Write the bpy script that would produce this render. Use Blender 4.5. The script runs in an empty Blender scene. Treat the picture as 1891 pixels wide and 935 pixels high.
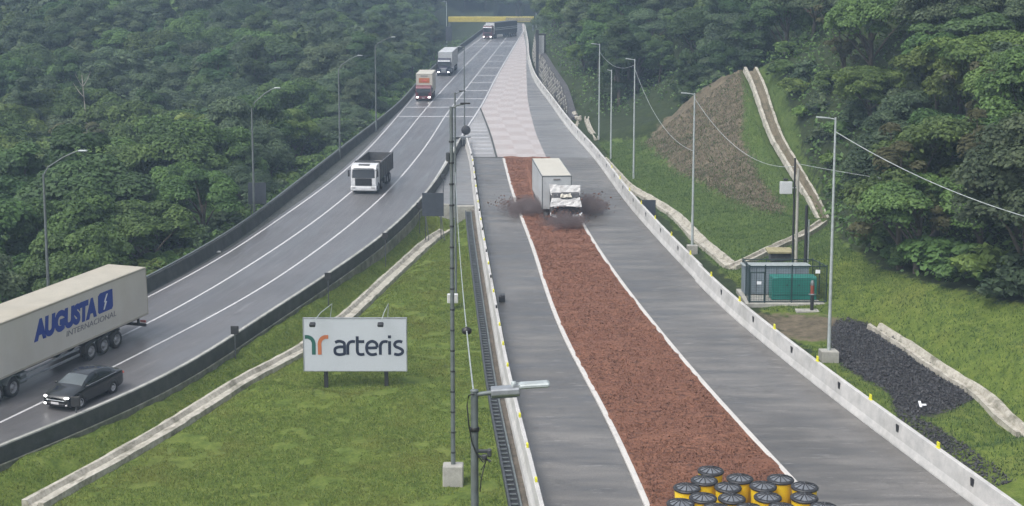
import bpy, bmesh, math, random
import numpy as np
from mathutils import Vector, Matrix, geometry
R = math.radians
random.seed(7); rng = np.random.default_rng(11)
SC = bpy.context.scene
COL = SC.collection
# ------------------------------------------------------------------ measuring camera (same numbers as the real one)
F, CX, CY, H = 2500.0, 945.5, 467.5, 23.0
PT = math.atan((467.5 + 90.0) / F)
SP, CP = math.sin(PT), math.cos(PT)
TILT = R(5.5)                                   # the road climbs away: plumb lines lean in the road's frame
UP = Vector((0, math.sin(TILT), math.cos(TILT)))
def P(px, py, z=0.0):
    u = (px - CX) / F; v = (py - CY) / F
    t = (H - z) / (SP + v * CP)
    return Vector((t * u, t * (CP - v * SP), z))
def D(px, py, zc):
    u = (px - CX) / F; v = (py - CY) / F
    return Vector((zc * u, zc * (CP - v * SP), H - zc * (SP + v * CP)))
def proj(x, y, z):
    zc = y * CP + (H - z) * SP
    return CX + F * x / zc, CY + F * ((H - z) * CP - y * SP) / zc, zc
# ------------------------------------------------------------------ object helpers
def link(o, parent=None):
    COL.objects.link(o)
    if parent is not None: o.parent = parent
    return o
def tag(o, label=None, cat=None, group=None, kind=None):
    if label: o['label'] = label
    if cat: o['category'] = cat
    if group: o['group'] = group
    if kind: o['kind'] = kind
    return o
def thing(name, label, cat, loc=(0, 0, 0), rz=0.0, group=None, tilt=False):
    o = bpy.data.objects.new(name, None); link(o); o.empty_display_size = 0.2
    o.location = loc; o.rotation_euler = (-TILT if tilt else 0.0, 0, 0)
    if tilt and rz:
        o.rotation_euler = (Matrix.Rotation(-TILT, 3, 'X') @ Matrix.Rotation(rz, 3, 'Z')).to_euler()
    elif rz: o.rotation_euler = (0, 0, rz)
    return tag(o, label, cat, group)
def np_mesh(name, v, f, mat, parent=None, smooth=False, attr=None, uv=None):
    v = np.asarray(v, np.float32); f = np.asarray(f, np.int32)
    me = bpy.data.meshes.new(name)
    n, k = f.shape
    me.vertices.add(len(v)); me.vertices.foreach_set('co', v.ravel())
    me.loops.add(n * k); me.loops.foreach_set('vertex_index', f.ravel())
    me.polygons.add(n); me.polygons.foreach_set('loop_start', np.arange(0, n * k, k, dtype=np.int32))
    try: me.polygons.foreach_set('loop_total', np.full(n, k, np.int32))
    except Exception: pass
    if smooth: me.polygons.foreach_set('use_smooth', np.ones(n, bool))
    if attr:
        for an, (dom, val) in attr.items():
            val = np.asarray(val, np.float32)
            if val.ndim == 1:
                a = me.attributes.new(an, 'FLOAT', dom); a.data.foreach_set('value', val)
            else:
                a = me.attributes.new(an, 'FLOAT_COLOR', dom); a.data.foreach_set('color', val.ravel())
    if uv is not None:
        l = me.uv_layers.new(name='UVMap'); l.data.foreach_set('uv', np.asarray(uv, np.float32)[f.ravel()].ravel())
    me.materials.append(mat); me.update(); me.validate()
    return link(bpy.data.objects.new(name, me), parent)
class MB:
    def __init__(s): s.v = []; s.f = []; s.sm = []
    def add(s, vs, fs, smooth=False):
        b = len(s.v); s.v += [tuple(p) for p in vs]; s.f += [tuple(i + b for i in q) for q in fs]; s.sm += [smooth] * len(fs); return s
    def bm(s, bm, M=None, smooth=False):
        bm.verts.index_update()
        s.add([(M @ v.co if M else v.co) for v in bm.verts], [[v.index for v in f.verts] for f in bm.faces], smooth); bm.free(); return s
    def box(s, c, d, bev=0.0, rot=None, seg=1):
        bm = bmesh.new(); bmesh.ops.create_cube(bm, size=1.0)
        for v in bm.verts: v.co = Vector((v.co.x * d[0], v.co.y * d[1], v.co.z * d[2]))
        if bev: bmesh.ops.bevel(bm, geom=bm.edges[:], offset=bev, segments=seg, affect='EDGES', profile=0.5)
        M = Matrix.Translation(c)
        if rot: M = M @ (rot if isinstance(rot, Matrix) else Matrix.Rotation(rot[1], 4, rot[0]))
        return s.bm(bm, M)
    def prism(s, prof, x0, x1, bev=0.0):            # profile in (y, z), extruded along x
        bm = bmesh.new(); n = len(prof)
        a = [bm.verts.new((x0, y, z)) for y, z in prof]; b = [bm.verts.new((x1, y, z)) for y, z in prof]
        bm.faces.new(a); bm.faces.new(b[::-1])
        for i in range(n): bm.faces.new((a[i], b[i], b[(i + 1) % n], a[(i + 1) % n]))
        bmesh.ops.recalc_face_normals(bm, faces=bm.faces[:])
        if bev: bmesh.ops.bevel(bm, geom=bm.edges[:], offset=bev, segments=2, affect='EDGES', profile=0.5)
        return s.bm(bm)
    def tube(s, pts, r, n=8, r1=None, cap=True):
        pts = [Vector(p) for p in pts]; m = len(pts); vs = []
        for i, p in enumerate(pts):
            t = (pts[min(i + 1, m - 1)] - pts[max(i - 1, 0)]).normalized()
            a = Vector((0, 0, 1)) if abs(t.z) < 0.9 else Vector((1, 0, 0))
            u = t.cross(a).normalized(); w = t.cross(u)
            rr = r if r1 is None else r + (r1 - r) * i / (m - 1)
            vs += [p + (u * math.cos(2 * math.pi * k / n) + w * math.sin(2 * math.pi * k / n)) * rr for k in range(n)]
        fs = [(i * n + k, i * n + (k + 1) % n, (i + 1) * n + (k + 1) % n, (i + 1) * n + k) for i in range(m - 1) for k in range(n)]
        s.add(vs, fs, True)
        if cap:
            s.add(vs[:n][::-1], [tuple(range(n))]); s.add(vs[-n:], [tuple(range(n))])
        return s
    def lathe(s, prof, n=24, M=None, smooth=True):   # profile (r, z) round z
        vs = [(r * math.cos(2 * math.pi * k / n), r * math.sin(2 * math.pi * k / n), z) for r, z in prof for k in range(n)]
        fs = [(i * n + k, i * n + (k + 1) % n, (i + 1) * n + (k + 1) % n, (i + 1) * n + k) for i in range(len(prof) - 1) for k in range(n)]
        if M: vs = [M @ Vector(v) for v in vs]
        return s.add(vs, fs, smooth)
    def build(s, name, mat, parent=None):
        me = bpy.data.meshes.new(name); me.from_pydata(s.v, [], s.f)
        me.polygons.foreach_set('use_smooth', s.sm); me.materials.append(mat)
        bm = bmesh.new(); bm.from_mesh(me); bmesh.ops.recalc_face_normals(bm, faces=bm.faces[:]); bm.to_mesh(me); bm.free()
        me.update(); return link(bpy.data.objects.new(name, me), parent)
def copy_tree(o, parent=None):
    c = o.copy(); link(c, parent)
    for ch in list(o.children): copy_tree(ch, c)
    return c
# ------------------------------------------------------------------ materials
def newmat(name):
    m = bpy.data.materials.new(name); m.use_nodes = True
    nt = m.node_tree; return m, nt, nt.nodes['Principled BSDF']
def nd(nt, t, **k):
    n = nt.nodes.new(t)
    for a, b in k.items():
        if a.startswith('i_'): n.inputs[a[2:].replace('_', ' ')].default_value = b
        else: setattr(n, a, b)
    return n
def ramp(nt, fac, stops, interp='LINEAR'):
    r = nd(nt, 'ShaderNodeValToRGB'); e = r.color_ramp.elements; r.color_ramp.interpolation = interp
    while len(e) < len(stops): e.new(0.5)
    for q, (p, c) in zip(e, stops): q.position = p; q.color = (*c, 1) if len(c) == 3 else c
    nt.links.new(fac, r.inputs[0]); return r.outputs[0]
def mixc(nt, fac, a, b, mode='MIX'):
    m = nd(nt, 'ShaderNodeMix', data_type='RGBA', blend_type=mode)
    for s, v in ((0, fac), (6, a), (7, b)):
        if isinstance(v, (int, float)): m.inputs[s].default_value = v
        elif isinstance(v, tuple): m.inputs[s].default_value = (*v, 1)
        else: nt.links.new(v, m.inputs[s])
    return m.outputs[2]
def coords(nt, kind='Object', scale=(1, 1, 1)):
    tc = nd(nt, 'ShaderNodeTexCoord'); mp = nd(nt, 'ShaderNodeMapping'); mp.inputs['Scale'].default_value = scale
    nt.links.new(tc.outputs[kind], mp.inputs[0]); return mp.outputs[0]
def noise(nt, vec, scale, detail=4, rough=0.6):
    n = nd(nt, 'ShaderNodeTexNoise', i_Scale=scale, i_Detail=detail, i_Roughness=rough); nt.links.new(vec, n.inputs['Vector']); return n.outputs['Fac']
def bump(nt, bs, h, strength, dist):
    b = nd(nt, 'ShaderNodeBump', i_Strength=strength, i_Distance=dist); nt.links.new(h, b.inputs['Height']); nt.links.new(b.outputs[0], bs.inputs['Normal'])
def simple(name, c, rough=0.5, metal=0.0, var=0.25, scale=3.0, dirt=None, dirtc=(0.08, 0.07, 0.05), stretch=(1, 1, 1), bmp=0.0, coat=0.0):
    m, nt, bs = newmat(name); v = coords(nt, 'Object', stretch)
    n = noise(nt, v, scale, 6)
    lo = tuple(max(0, x * (1 - var)) for x in c); hi = tuple(x * (1 + var) for x in c)
    col = ramp(nt, n, [(0.3, lo), (0.7, hi)])
    if dirt:
        n2 = noise(nt, v, scale * 0.37, 8, 0.7)
        col = mixc(nt, ramp(nt, n2, [(0.45, (0, 0, 0)), (0.75, (dirt,) * 3)]), col, dirtc)
    nt.links.new(col, bs.inputs['Base Color'])
    bs.inputs['Roughness'].default_value = rough; bs.inputs['Metallic'].default_value = metal
    if coat: bs.inputs['Coat Weight'].default_value = coat; bs.inputs['Coat Roughness'].default_value = 0.08
    if bmp: bump(nt, bs, noise(nt, v, scale * 6, 4), bmp, 0.02)
    return m
def emit(name, c, s):
    m, nt, bs = newmat(name); bs.inputs['Base Color'].default_value = (0.8, 0.8, 0.8, 1)
    bs.inputs['Emission Color'].default_value = (*c, 1); bs.inputs['Emission Strength'].default_value = s; return m
def asphalt(name, a, b, sx, sy, streak=0.5, rough=(0.32, 0.6)):
    m, nt, bs = newmat(name)
    v = coords(nt, 'UV'); vs = coords(nt, 'UV', (sx, sy, 1))
    n1 = noise(nt, vs, 1.0, 6, 0.62); n2 = noise(nt, v, 0.09, 3, 0.5); n3 = noise(nt, v, 9.0, 3, 0.7)
    col = ramp(nt, n1, [(0.30, a), (0.72, b)])
    mid = tuple((x + y) / 2 for x, y in zip(a, b))
    col = mixc(nt, streak, col, mid)
    col = mixc(nt, ramp(nt, n2, [(0.4, (0, 0, 0)), (0.62, (0.5, 0.5, 0.5))]), col, tuple(x * 0.7 for x in a))
    n4 = noise(nt, coords(nt, 'UV', (sx * 3, sy * 3.5, 1)), 1.0, 4, 0.7)
    col = mixc(nt, ramp(nt, n4, [(0.60, (0, 0, 0)), (0.67, (0.5, 0.5, 0.5))]), col, tuple(min(1, x * 1.35) for x in b))
    n5 = noise(nt, coords(nt, 'UV', (1.1, 1.1, 1)), 0.35, 7, 0.75)
    col = mixc(nt, ramp(nt, n5, [(0.56, (0, 0, 0)), (0.68, (0.45, 0.45, 0.45))]), col, tuple(x * 0.55 for x in a))
    n6 = noise(nt, coords(nt, 'UV', (sx * 7, sy * 7, 1)), 1.0, 5, 0.8)
    col = mixc(nt, ramp(nt, n6, [(0.61, (0, 0, 0)), (0.66, (0.6, 0.6, 0.6))]), col, tuple(x * 0.5 for x in a))
    col = mixc(nt, ramp(nt, n3, [(0.35, (0.25, 0.25, 0.25)), (0.65, (0, 0, 0))]), col, tuple(x * 0.6 for x in a))
    nt.links.new(col, bs.inputs['Base Color'])
    rr = nd(nt, 'ShaderNodeMapRange', i_From_Min=0.35, i_From_Max=0.65, i_To_Min=rough[0], i_To_Max=rough[1]); nt.links.new(n1, rr.inputs[0]); nt.links.new(rr.outputs[0], bs.inputs['Roughness'])
    bump(nt, bs, n3, 0.25, 0.01)
    return m
M = {}
M['asph_l'] = asphalt('highway_asphalt', (0.105, 0.103, 0.106), (0.150, 0.147, 0.150), 0.55, 0.035, 0.35, (0.28, 0.5))
M['asph_r'] = asphalt('ramp_asphalt', (0.07, 0.067, 0.064), (0.225, 0.215, 0.2), 0.16, 0.85, 0.0, (0.3, 0.6))
M['asph_c'] = asphalt('gore_concrete', (0.15, 0.15, 0.15), (0.23, 0.228, 0.224), 0.2, 0.5, 0.3)
M['asph_g'] = asphalt('gore_paint', (0.24, 0.235, 0.23), (0.36, 0.35, 0.345), 0.3, 0.5, 0.3)
def paint(name, c, wear=0.45):
    m, nt, bs = newmat(name); v = coords(nt, 'Object'); n = noise(nt, v, 2.2, 8, 0.75)
    col = mixc(nt, ramp(nt, n, [(0.5, (0, 0, 0)), (0.72, (wear,) * 3)]), c, (0.2, 0.2, 0.2))
    nt.links.new(col, bs.inputs['Base Color']); bs.inputs['Roughness'].default_value = 0.55; return m
M['paint'] = paint('road_paint', (0.50, 0.50, 0.50), 0.6)
M['paint_dim'] = paint('worn_paint', (0.42, 0.42, 0.43), 0.6)
M['paint_kerb'] = paint('kerb_paint', (0.52, 0.50, 0.47), 0.5)
def chequer():
    m, nt, bs = newmat('chequered_paint'); v = coords(nt, 'UV', (1 / 2.3, 1 / 4.0, 1))
    nz = nd(nt, 'ShaderNodeTexNoise', i_Scale=0.6, i_Detail=3.0); nt.links.new(coords(nt, 'UV'), nz.inputs['Vector'])
    ck = nd(nt, 'ShaderNodeTexChecker', i_Scale=1.0); ck.inputs['Color1'].default_value = (0.42, 0.385, 0.37, 1); ck.inputs['Color2'].default_value = (0.345, 0.295, 0.278, 1)
    nt.links.new(v, ck.inputs['Vector'])
    n = noise(nt, coords(nt, 'UV', (1, 0.3, 1)), 0.9, 7, 0.7)
    col = mixc(nt, ramp(nt, n, [(0.38, (0, 0, 0)), (0.66, (0.85, 0.85, 0.85))]), ck.outputs['Color'], (0.36, 0.335, 0.325))
    nt.links.new(col, bs.inputs['Base Color']); bs.inputs['Roughness'].default_value = 0.55; return m
M['chequer'] = chequer()
def gravel():
    m, nt, bs = newmat('red_clay_gravel'); v = coords(nt, 'UV'); vs = coords(nt, 'UV', (0.75, 1.5, 1))
    vo = nd(nt, 'ShaderNodeTexVoronoi', i_Scale=9.0); nt.links.new(v, vo.inputs['Vector'])
    n1 = noise(nt, vs, 2.2, 6, 0.72); n2 = noise(nt, v, 0.2, 3)
    col = ramp(nt, n1, [(0.36, (0.05, 0.02, 0.012)), (0.45, (0.18, 0.075, 0.041)), (0.78, (0.28, 0.127, 0.074))])
    bw = nd(nt, 'ShaderNodeRGBToBW'); nt.links.new(vo.outputs['Color'], bw.inputs[0])
    col = mixc(nt, 0.3, col, bw.outputs[0], 'OVERLAY')
    col = mixc(nt, ramp(nt, n2, [(0.4, (0, 0, 0)), (0.7, (0.5, 0.5, 0.5))]), col, (0.17, 0.07, 0.041))
    nt.links.new(col, bs.inputs['Base Color']); bs.inputs['Roughness'].default_value = 0.9
    bump(nt, bs, n1, 0.9, 0.25); return m
M['gravel'] = gravel()
def concrete(name, a, b, stain=(0.1, 0.1, 0.085), st=0.7, rough=0.8, sc=1.0):
    m, nt, bs = newmat(name); v = coords(nt, 'Object')
    n1 = noise(nt, v, 1.3 * sc, 8, 0.7); n2 = noise(nt, v, 0.35 * sc, 6, 0.65)
    col = ramp(nt, n1, [(0.3, a), (0.65, b)])
    col = mixc(nt, ramp(nt, n2, [(0.5, (0, 0, 0)), (0.75, (st,) * 3)]), col, stain)
    nt.links.new(col, bs.inputs['Base Color']); bs.inputs['Roughness'].default_value = rough; bump(nt, bs, n1, 0.3, 0.02); return m
M['conc_white'] = concrete('white_concrete', (0.36, 0.36, 0.35), (0.52, 0.51, 0.49), (0.2, 0.195, 0.17), 0.6)
M['conc_mid'] = concrete('weathered_concrete', (0.22, 0.215, 0.19), (0.42, 0.41, 0.37), (0.08, 0.085, 0.06), 0.8)
M['conc_dark'] = concrete('dark_wet_concrete', (0.03, 0.034, 0.032), (0.068, 0.073, 0.068), (0.02, 0.028, 0.016), 0.85)
M['conc_foot'] = concrete('mossy_footing', (0.05, 0.06, 0.035), (0.2, 0.2, 0.16), (0.04, 0.06, 0.02), 0.9)
M['conc_top'] = concrete('barrier_cap_concrete', (0.22, 0.22, 0.2), (0.40, 0.40, 0.37), (0.1, 0.11, 0.08), 0.7)
M['drain'] = concrete('drain_mortar', (0.25, 0.23, 0.185), (0.50, 0.475, 0.41), (0.085, 0.08, 0.05), 0.95, 0.85, 2.6)
M['bed'] = concrete('muddy_bed', (0.10, 0.085, 0.05), (0.2, 0.17, 0.12), (0.05, 0.055, 0.025), 0.8, 0.9, 2.0)
M['stone'] = concrete('dark_stone', (0.03, 0.03, 0.032), (0.09, 0.09, 0.095), (0.02, 0.02, 0.02), 0.6, 0.85, 3.0)
M['dirt'] = concrete('dirt', (0.06, 0.05, 0.04), (0.13, 0.11, 0.085), (0.03, 0.03, 0.025), 0.8, 0.95, 2.0)
M['steel'] = simple('galvanised_steel', (0.30, 0.32, 0.34), 0.45, 0.5, 0.2, 5, 0.4)
M['steel_dark'] = simple('dark_steel', (0.05, 0.055, 0.06), 0.5, 0.2, 0.3, 6)
M['pole_grey'] = simple('pole_grey', (0.125, 0.145, 0.145), 0.5, 0.2, 0.25, 3, 0.4)
M['pole_light'] = simple('pole_light', (0.36, 0.40, 0.40), 0.5, 0.2, 0.2, 3, 0.3)
M['black'] = simple('black_plastic', (0.018, 0.018, 0.02), 0.45, 0, 0.3, 5)
M['rubber'] = simple('tyre_rubber', (0.022, 0.022, 0.023), 0.8, 0, 0.4, 6, 0.5, (0.09, 0.08, 0.07))
M['rim'] = simple('wheel_steel', (0.35, 0.35, 0.36), 0.45, 0.4, 0.3, 7, 0.6)
M['alloy'] = simple('alloy_wheel', (0.6, 0.6, 0.62), 0.3, 0.7, 0.1, 7)
M['white_pnt'] = simple('white_lacquer', (0.62, 0.63, 0.64), 0.35, 0, 0.06, 2, 0.3, (0.3, 0.28, 0.25), coat=0.2)
M['trailer'] = simple('trailer_panel', (0.56, 0.535, 0.48), 0.5, 0, 0.07, 0.6, 0.45, (0.36, 0.29, 0.2), (1, 0.5, 0.25))
M['trailer_roof'] = simple('trailer_roof', (0.36, 0.335, 0.275), 0.6, 0, 0.1, 0.8, 0.5, (0.3, 0.26, 0.19))
M['box_cream'] = simple('cream_box', (0.47, 0.45, 0.385), 0.5, 0, 0.06, 0.8, 0.45, (0.4, 0.35, 0.27))
M['box_grey'] = simple('grey_box_side', (0.46, 0.48, 0.49), 0.5, 0, 0.08, 0.8, 0.4, (0.28, 0.27, 0.25))
M['car_black'] = simple('car_paint', (0.012, 0.014, 0.015), 0.22, 0, 0.1, 2, coat=0.5)
M['glass'] = simple('vehicle_glass', (0.02, 0.025, 0.03), 0.06, 0, 0.1, 2)
M['glass_light'] = simple('windscreen_glass', (0.085, 0.10, 0.105), 0.1, 0, 0.15, 1.5)
M['red'] = simple('red_lacquer', (0.13, 0.02, 0.03), 0.35, 0, 0.15, 2, 0.3, coat=0.15)
M['navy'] = simple('navy_lacquer', (0.012, 0.015, 0.036), 0.45, 0, 0.15, 2, 0.2, coat=0.1)
M['maroon'] = simple('maroon_lacquer', (0.12, 0.05, 0.06), 0.4, 0, 0.15, 2, 0.3)
M['tipper'] = simple('tipper_body', (0.065, 0.068, 0.072), 0.55, 0.1, 0.3, 2, 0.6, (0.12, 0.11, 0.1))
M['tarp'] = simple('cargo_tarp', (0.19, 0.18, 0.17), 0.7, 0, 0.25, 1.2, 0.4)
M['chassis'] = simple('chassis_black', (0.02, 0.02, 0.022), 0.6, 0, 0.3, 4, 0.6, (0.07, 0.06, 0.05))
M['lamp_on'] = emit('headlight_on', (1.0, 0.97, 0.92), 5.0)
M['lamp_off'] = simple('headlight_glass', (0.5, 0.5, 0.5), 0.15)
M['plate'] = simple('number_plate', (0.55, 0.55, 0.55), 0.4, 0, 0.05)
M['blue_ink'] = simple('blue_lettering', (0.008, 0.04, 0.27), 0.45, 0, 0.1)
M['grey_ink'] = simple('grey_lettering', (0.17, 0.165, 0.18), 0.5, 0, 0.1)
M['white_ink'] = simple('white_mark', (0.7, 0.72, 0.75), 0.5, 0, 0.05)
M['orange_ink'] = simple('orange_mark', (0.42, 0.13, 0.045), 0.5, 0, 0.05)
M['red_ink'] = simple('red_mark', (0.5, 0.12, 0.09), 0.5, 0, 0.1)
M['green_ink'] = simple('green_mark', (0.012, 0.085, 0.065), 0.5, 0, 0.05)
M['navy_ink'] = simple('navy_lettering', (0.008, 0.014, 0.035), 0.5, 0, 0.05)
M['sign_white'] = simple('billboard_face', (0.43, 0.46, 0.49), 0.45, 0, 0.03, 0.7, 0.15, (0.33, 0.35, 0.36))
M['board'] = simple('board_back', (0.035, 0.042, 0.055), 0.5, 0.1, 0.25, 2)
M['yellow'] = simple('yellow_plastic', (0.85, 0.60, 0.02), 0.4, 0, 0.05, 2, 0.2, (0.45, 0.32, 0.06))
M['yellow_dim'] = simple('yellow_beam', (0.56, 0.46, 0.08), 0.6, 0, 0.1, 2, 0.3)
M['yellow_ref'] = simple('yellow_reflector', (0.65, 0.62, 0.03), 0.4, 0, 0.05)
M['lid'] = simple('barrel_lid', (0.13, 0.14, 0.155), 0.3, 0, 0.25, 2.5)
M['teal'] = simple('generator_green', (0.012, 0.17, 0.135), 0.4, 0, 0.1, 2, 0.3, (0.05, 0.12, 0.1))
M['shed'] = simple('shed_grey', (0.20, 0.24, 0.27), 0.5, 0.1, 0.12, 1.5, 0.3)
M['fence'] = simple('fence_green', (0.015, 0.035, 0.035), 0.5, 0.1, 0.2)
M['wood'] = simple('pale_board', (0.30, 0.27, 0.15), 0.7, 0, 0.25, 3, 0.4)
M['white_wreck'] = simple('scuffed_white', (0.50, 0.50, 0.49), 0.5, 0, 0.12, 3, 0.8, (0.16, 0.14, 0.13))
M['wreck'] = simple('wrecked_metal', (0.07, 0.07, 0.075), 0.6, 0.1, 0.5, 2, 0.6)
M['orange'] = simple('orange_band', (0.2, 0.045, 0.025), 0.5, 0, 0.1)
M['bark'] = simple('bark', (0.09, 0.075, 0.06), 0.9, 0, 0.4, 2.5, bmp=0.6)
M['bark_pale'] = simple('pale_bark', (0.30, 0.28, 0.25), 0.9, 0, 0.3, 2.5)
def leafmat(name, a, b, tint=0.35):
    m, nt, bs = newmat(name)
    oi = nd(nt, 'ShaderNodeObjectInfo'); at = nd(nt, 'ShaderNodeAttribute', attribute_name='leafv')
    n = noise(nt, coords(nt, 'Object'), 0.55, 3)
    ad = nd(nt, 'ShaderNodeMath', operation='MULTIPLY_ADD'); ad.inputs[1].default_value = 0.45; nt.links.new(at.outputs['Fac'], ad.inputs[0]); nt.links.new(n, ad.inputs[2])
    col = ramp(nt, ad.outputs[0], [(0.42, a), (0.95, b)])
    hs = nd(nt, 'ShaderNodeHueSaturation'); 
    mr = nd(nt, 'ShaderNodeMapRange', i_To_Min=0.478, i_To_Max=0.515); nt.links.new(oi.outputs['Random'], mr.inputs[0]); nt.links.new(mr.outputs[0], hs.inputs['Hue'])
    mv = nd(nt, 'ShaderNodeMapRange', i_To_Min=0.7, i_To_Max=1.3)
    fr = nd(nt, 'ShaderNodeMath', operation='FRACT'); ml = nd(nt, 'ShaderNodeMath', operation='MULTIPLY'); ml.inputs[1].default_value = 7.31
    nt.links.new(oi.outputs['Random'], ml.inputs[0]); nt.links.new(ml.outputs[0], fr.inputs[0]); nt.links.new(fr.outputs[0], mv.inputs[0]); nt.links.new(mv.outputs[0], hs.inputs['Value'])
    nt.links.new(col, hs.inputs['Color']); nt.links.new(hs.outputs[0], bs.inputs['Base Color'])
    bs.inputs['Roughness'].default_value = 0.6; bs.inputs['Specular IOR Level'].default_value = 0.3
    tr = nd(nt, 'ShaderNodeBsdfTranslucent'); nt.links.new(hs.outputs[0], tr.inputs['Color'])
    mx = nd(nt, 'ShaderNodeMixShader'); mx.inputs[0].default_value = 0.35
    nt.links.new(bs.outputs[0], mx.inputs[1]); nt.links.new(tr.outputs[0], mx.inputs[2]); nt.links.new(mx.outputs[0], nt.nodes['Material Output'].inputs[0])
    return m
LEAF = {'dark': leafmat('leaf_dark', (0.028, 0.056, 0.022), (0.075, 0.14, 0.048)),
        'mid': leafmat('leaf_mid', (0.036, 0.074, 0.022), (0.118, 0.20, 0.055)),
        'light': leafmat('leaf_light', (0.05, 0.10, 0.022), (0.165, 0.245, 0.06)),
        'grey': leafmat('leaf_grey', (0.038, 0.068, 0.036), (0.118, 0.17, 0.085)),
        'olive': leafmat('leaf_olive', (0.045, 0.052, 0.022), (0.10, 0.105, 0.046))}
def groundmat():
    m, nt, bs = newmat('ground_cover'); v = coords(nt, 'Object')
    at = nd(nt, 'ShaderNodeAttribute', attribute_name='cover'); sep = nd(nt, 'ShaderNodeSeparateColor'); nt.links.new(at.outputs['Color'], sep.inputs[0])
    n1 = noise(nt, v, 1.4, 7, 0.7); n2 = noise(nt, v, 0.22, 5, 0.65); n3 = noise(nt, v, 6.0, 5, 0.7)
    grass = ramp(nt, n1, [(0.3, (0.045, 0.074, 0.013)), (0.48, (0.095, 0.135, 0.024)), (0.7, (0.15, 0.185, 0.04))])
    grass = mixc(nt, ramp(nt, n2, [(0.5, (0, 0, 0)), (0.72, (0.4, 0.4, 0.4))]), grass, (0.13, 0.13, 0.034))
    grass = mixc(nt, ramp(nt, n3, [(0.3, (0.6, 0.6, 0.6)), (0.5, (0, 0, 0))]), grass, (0.03, 0.05, 0.014))
    slope = ramp(nt, n1, [(0.3, (0.034, 0.064, 0.016)), (0.7, (0.088, 0.128, 0.034))]); grass = mixc(nt, at.outputs['Alpha'], slope, grass)
    forest = ramp(nt, n1, [(0.3, (0.016, 0.026, 0.01)), (0.7, (0.04, 0.055, 0.02))])
    brown = ramp(nt, n1, [(0.3, (0.055, 0.05, 0.033)), (0.5, (0.12, 0.10, 0.068)), (0.7, (0.18, 0.15, 0.105))])
    dark = ramp(nt, n3, [(0.3, (0.014, 0.014, 0.016)), (0.55, (0.035, 0.034, 0.036)), (0.75, (0.09, 0.088, 0.09))])
    def wob(o):
        ms = nd(nt, 'ShaderNodeMath', operation='MULTIPLY_ADD'); ms.inputs[1].default_value = 0.9; ms.inputs[2].default_value = -0.45; nt.links.new(n1, ms.inputs[0])
        a = nd(nt, 'ShaderNodeMath', operation='ADD'); nt.links.new(o, a.inputs[0]); nt.links.new(ms.outputs[0], a.inputs[1])
        return ramp(nt, a.outputs[0], [(0.42, (0, 0, 0)), (0.58, (1, 1, 1))])
    col = mixc(nt, wob(sep.outputs[0]), forest, grass)
    col = mixc(nt, wob(sep.outputs[1]), col, brown)
    col = mixc(nt, wob(sep.outputs[2]), col, dark)
    nt.links.new(col, bs.inputs['Base Color']); bs.inputs['Roughness'].default_value = 0.95; bs.inputs['Specular IOR Level'].default_value = 0.2
    bump(nt, bs, n3, 0.6, 0.12); return m
M['ground'] = groundmat()
def tuftmat(name, stops, patch):
    m, nt, bs = newmat(name); v = coords(nt, 'Object'); at = nd(nt, 'ShaderNodeAttribute', attribute_name='leafv')
    n2 = noise(nt, v, 0.22, 5, 0.65); col = ramp(nt, at.outputs['Fac'], stops)
    col = mixc(nt, ramp(nt, n2, [(0.5, (0, 0, 0)), (0.7, (0.5, 0.5, 0.5))]), col, patch)
    nt.links.new(col, bs.inputs['Base Color']); bs.inputs['Roughness'].default_value = 0.7; bs.inputs['Specular IOR Level'].default_value = 0.2; return m
M['tuft'] = tuftmat('grass_blades', [(0.0, (0.045, 0.08, 0.013)), (0.55, (0.115, 0.162, 0.03)), (1.0, (0.22, 0.245, 0.065))], (0.155, 0.14, 0.034))
M['tuft_dry'] = tuftmat('dry_blades', [(0.0, (0.07, 0.06, 0.04)), (0.6, (0.16, 0.135, 0.09)), (1.0, (0.25, 0.215, 0.15))], (0.09, 0.095, 0.045))
M['tuft_slope'] = tuftmat('slope_blades', [(0.0, (0.026, 0.058, 0.017)), (0.6, (0.06, 0.11, 0.032)), (1.0, (0.11, 0.16, 0.05))], (0.06, 0.085, 0.03))
# ------------------------------------------------------------------ feature lines measured on the road plane: x as a function of Y
YS = np.arange(20.0, 470.0, 1.0)
def line(px, z=0.0, ext=None, sm=3, pre=(), post=()):
    w = np.array([[*P(a, b, z).xy] for a, b in px]); w = w[np.argsort(w[:, 1])]
    w = np.vstack([np.array(pre).reshape(-1, 2), w, np.array(post).reshape(-1, 2)])
    x, y = w[:, 0], w[:, 1]
    d = np.gradient(x, y)
    h = np.diff(y); dl = np.diff(x) / h; m = d.copy()
    m[0], m[-1] = dl[0], dl[-1]
    out = np.empty_like(YS)
    for i, q in enumerate(YS):
        if q <= y[0]: out[i] = x[0] + (q - y[0]) * m[0]; continue
        if q >= y[-1]: out[i] = x[-1] + (q - y[-1]) * m[-1]; continue
        k = np.searchsorted(y, q) - 1; t = (q - y[k]) / h[k]
        out[i] = (2*t**3-3*t*t+1)*x[k] + (t**3-2*t*t+t)*h[k]*m[k] + (-2*t**3+3*t*t)*x[k+1] + (t**3-t*t)*h[k]*m[k+1]
    if sm:
        r = int(sm * 3); kx = np.exp(-0.5 * (np.arange(-r, r + 1) / sm) ** 2); kx /= kx.sum()
        e = np.concatenate([out[0] + (out[1]-out[0]) * np.arange(-r, 0), out, out[-1] + (out[-1]-out[-2]) * np.arange(1, r + 1)])
        out = np.convolve(e, kx, 'valid')
    return out
def X(c, y): return np.interp(y, YS, c)
c_l1 = line([(40,706),(76,691),(154,656),(228,621),(275,598),(480,478),(650,354),(721,280),(788,199),(850,131),(906,74)], sm=6)
c_l2 = line([(0,782),(78,746),(208,678),(480,536),(533,500),(689,380),(769,293),(828,206),(855,171),(933,72)], sm=6)
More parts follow.
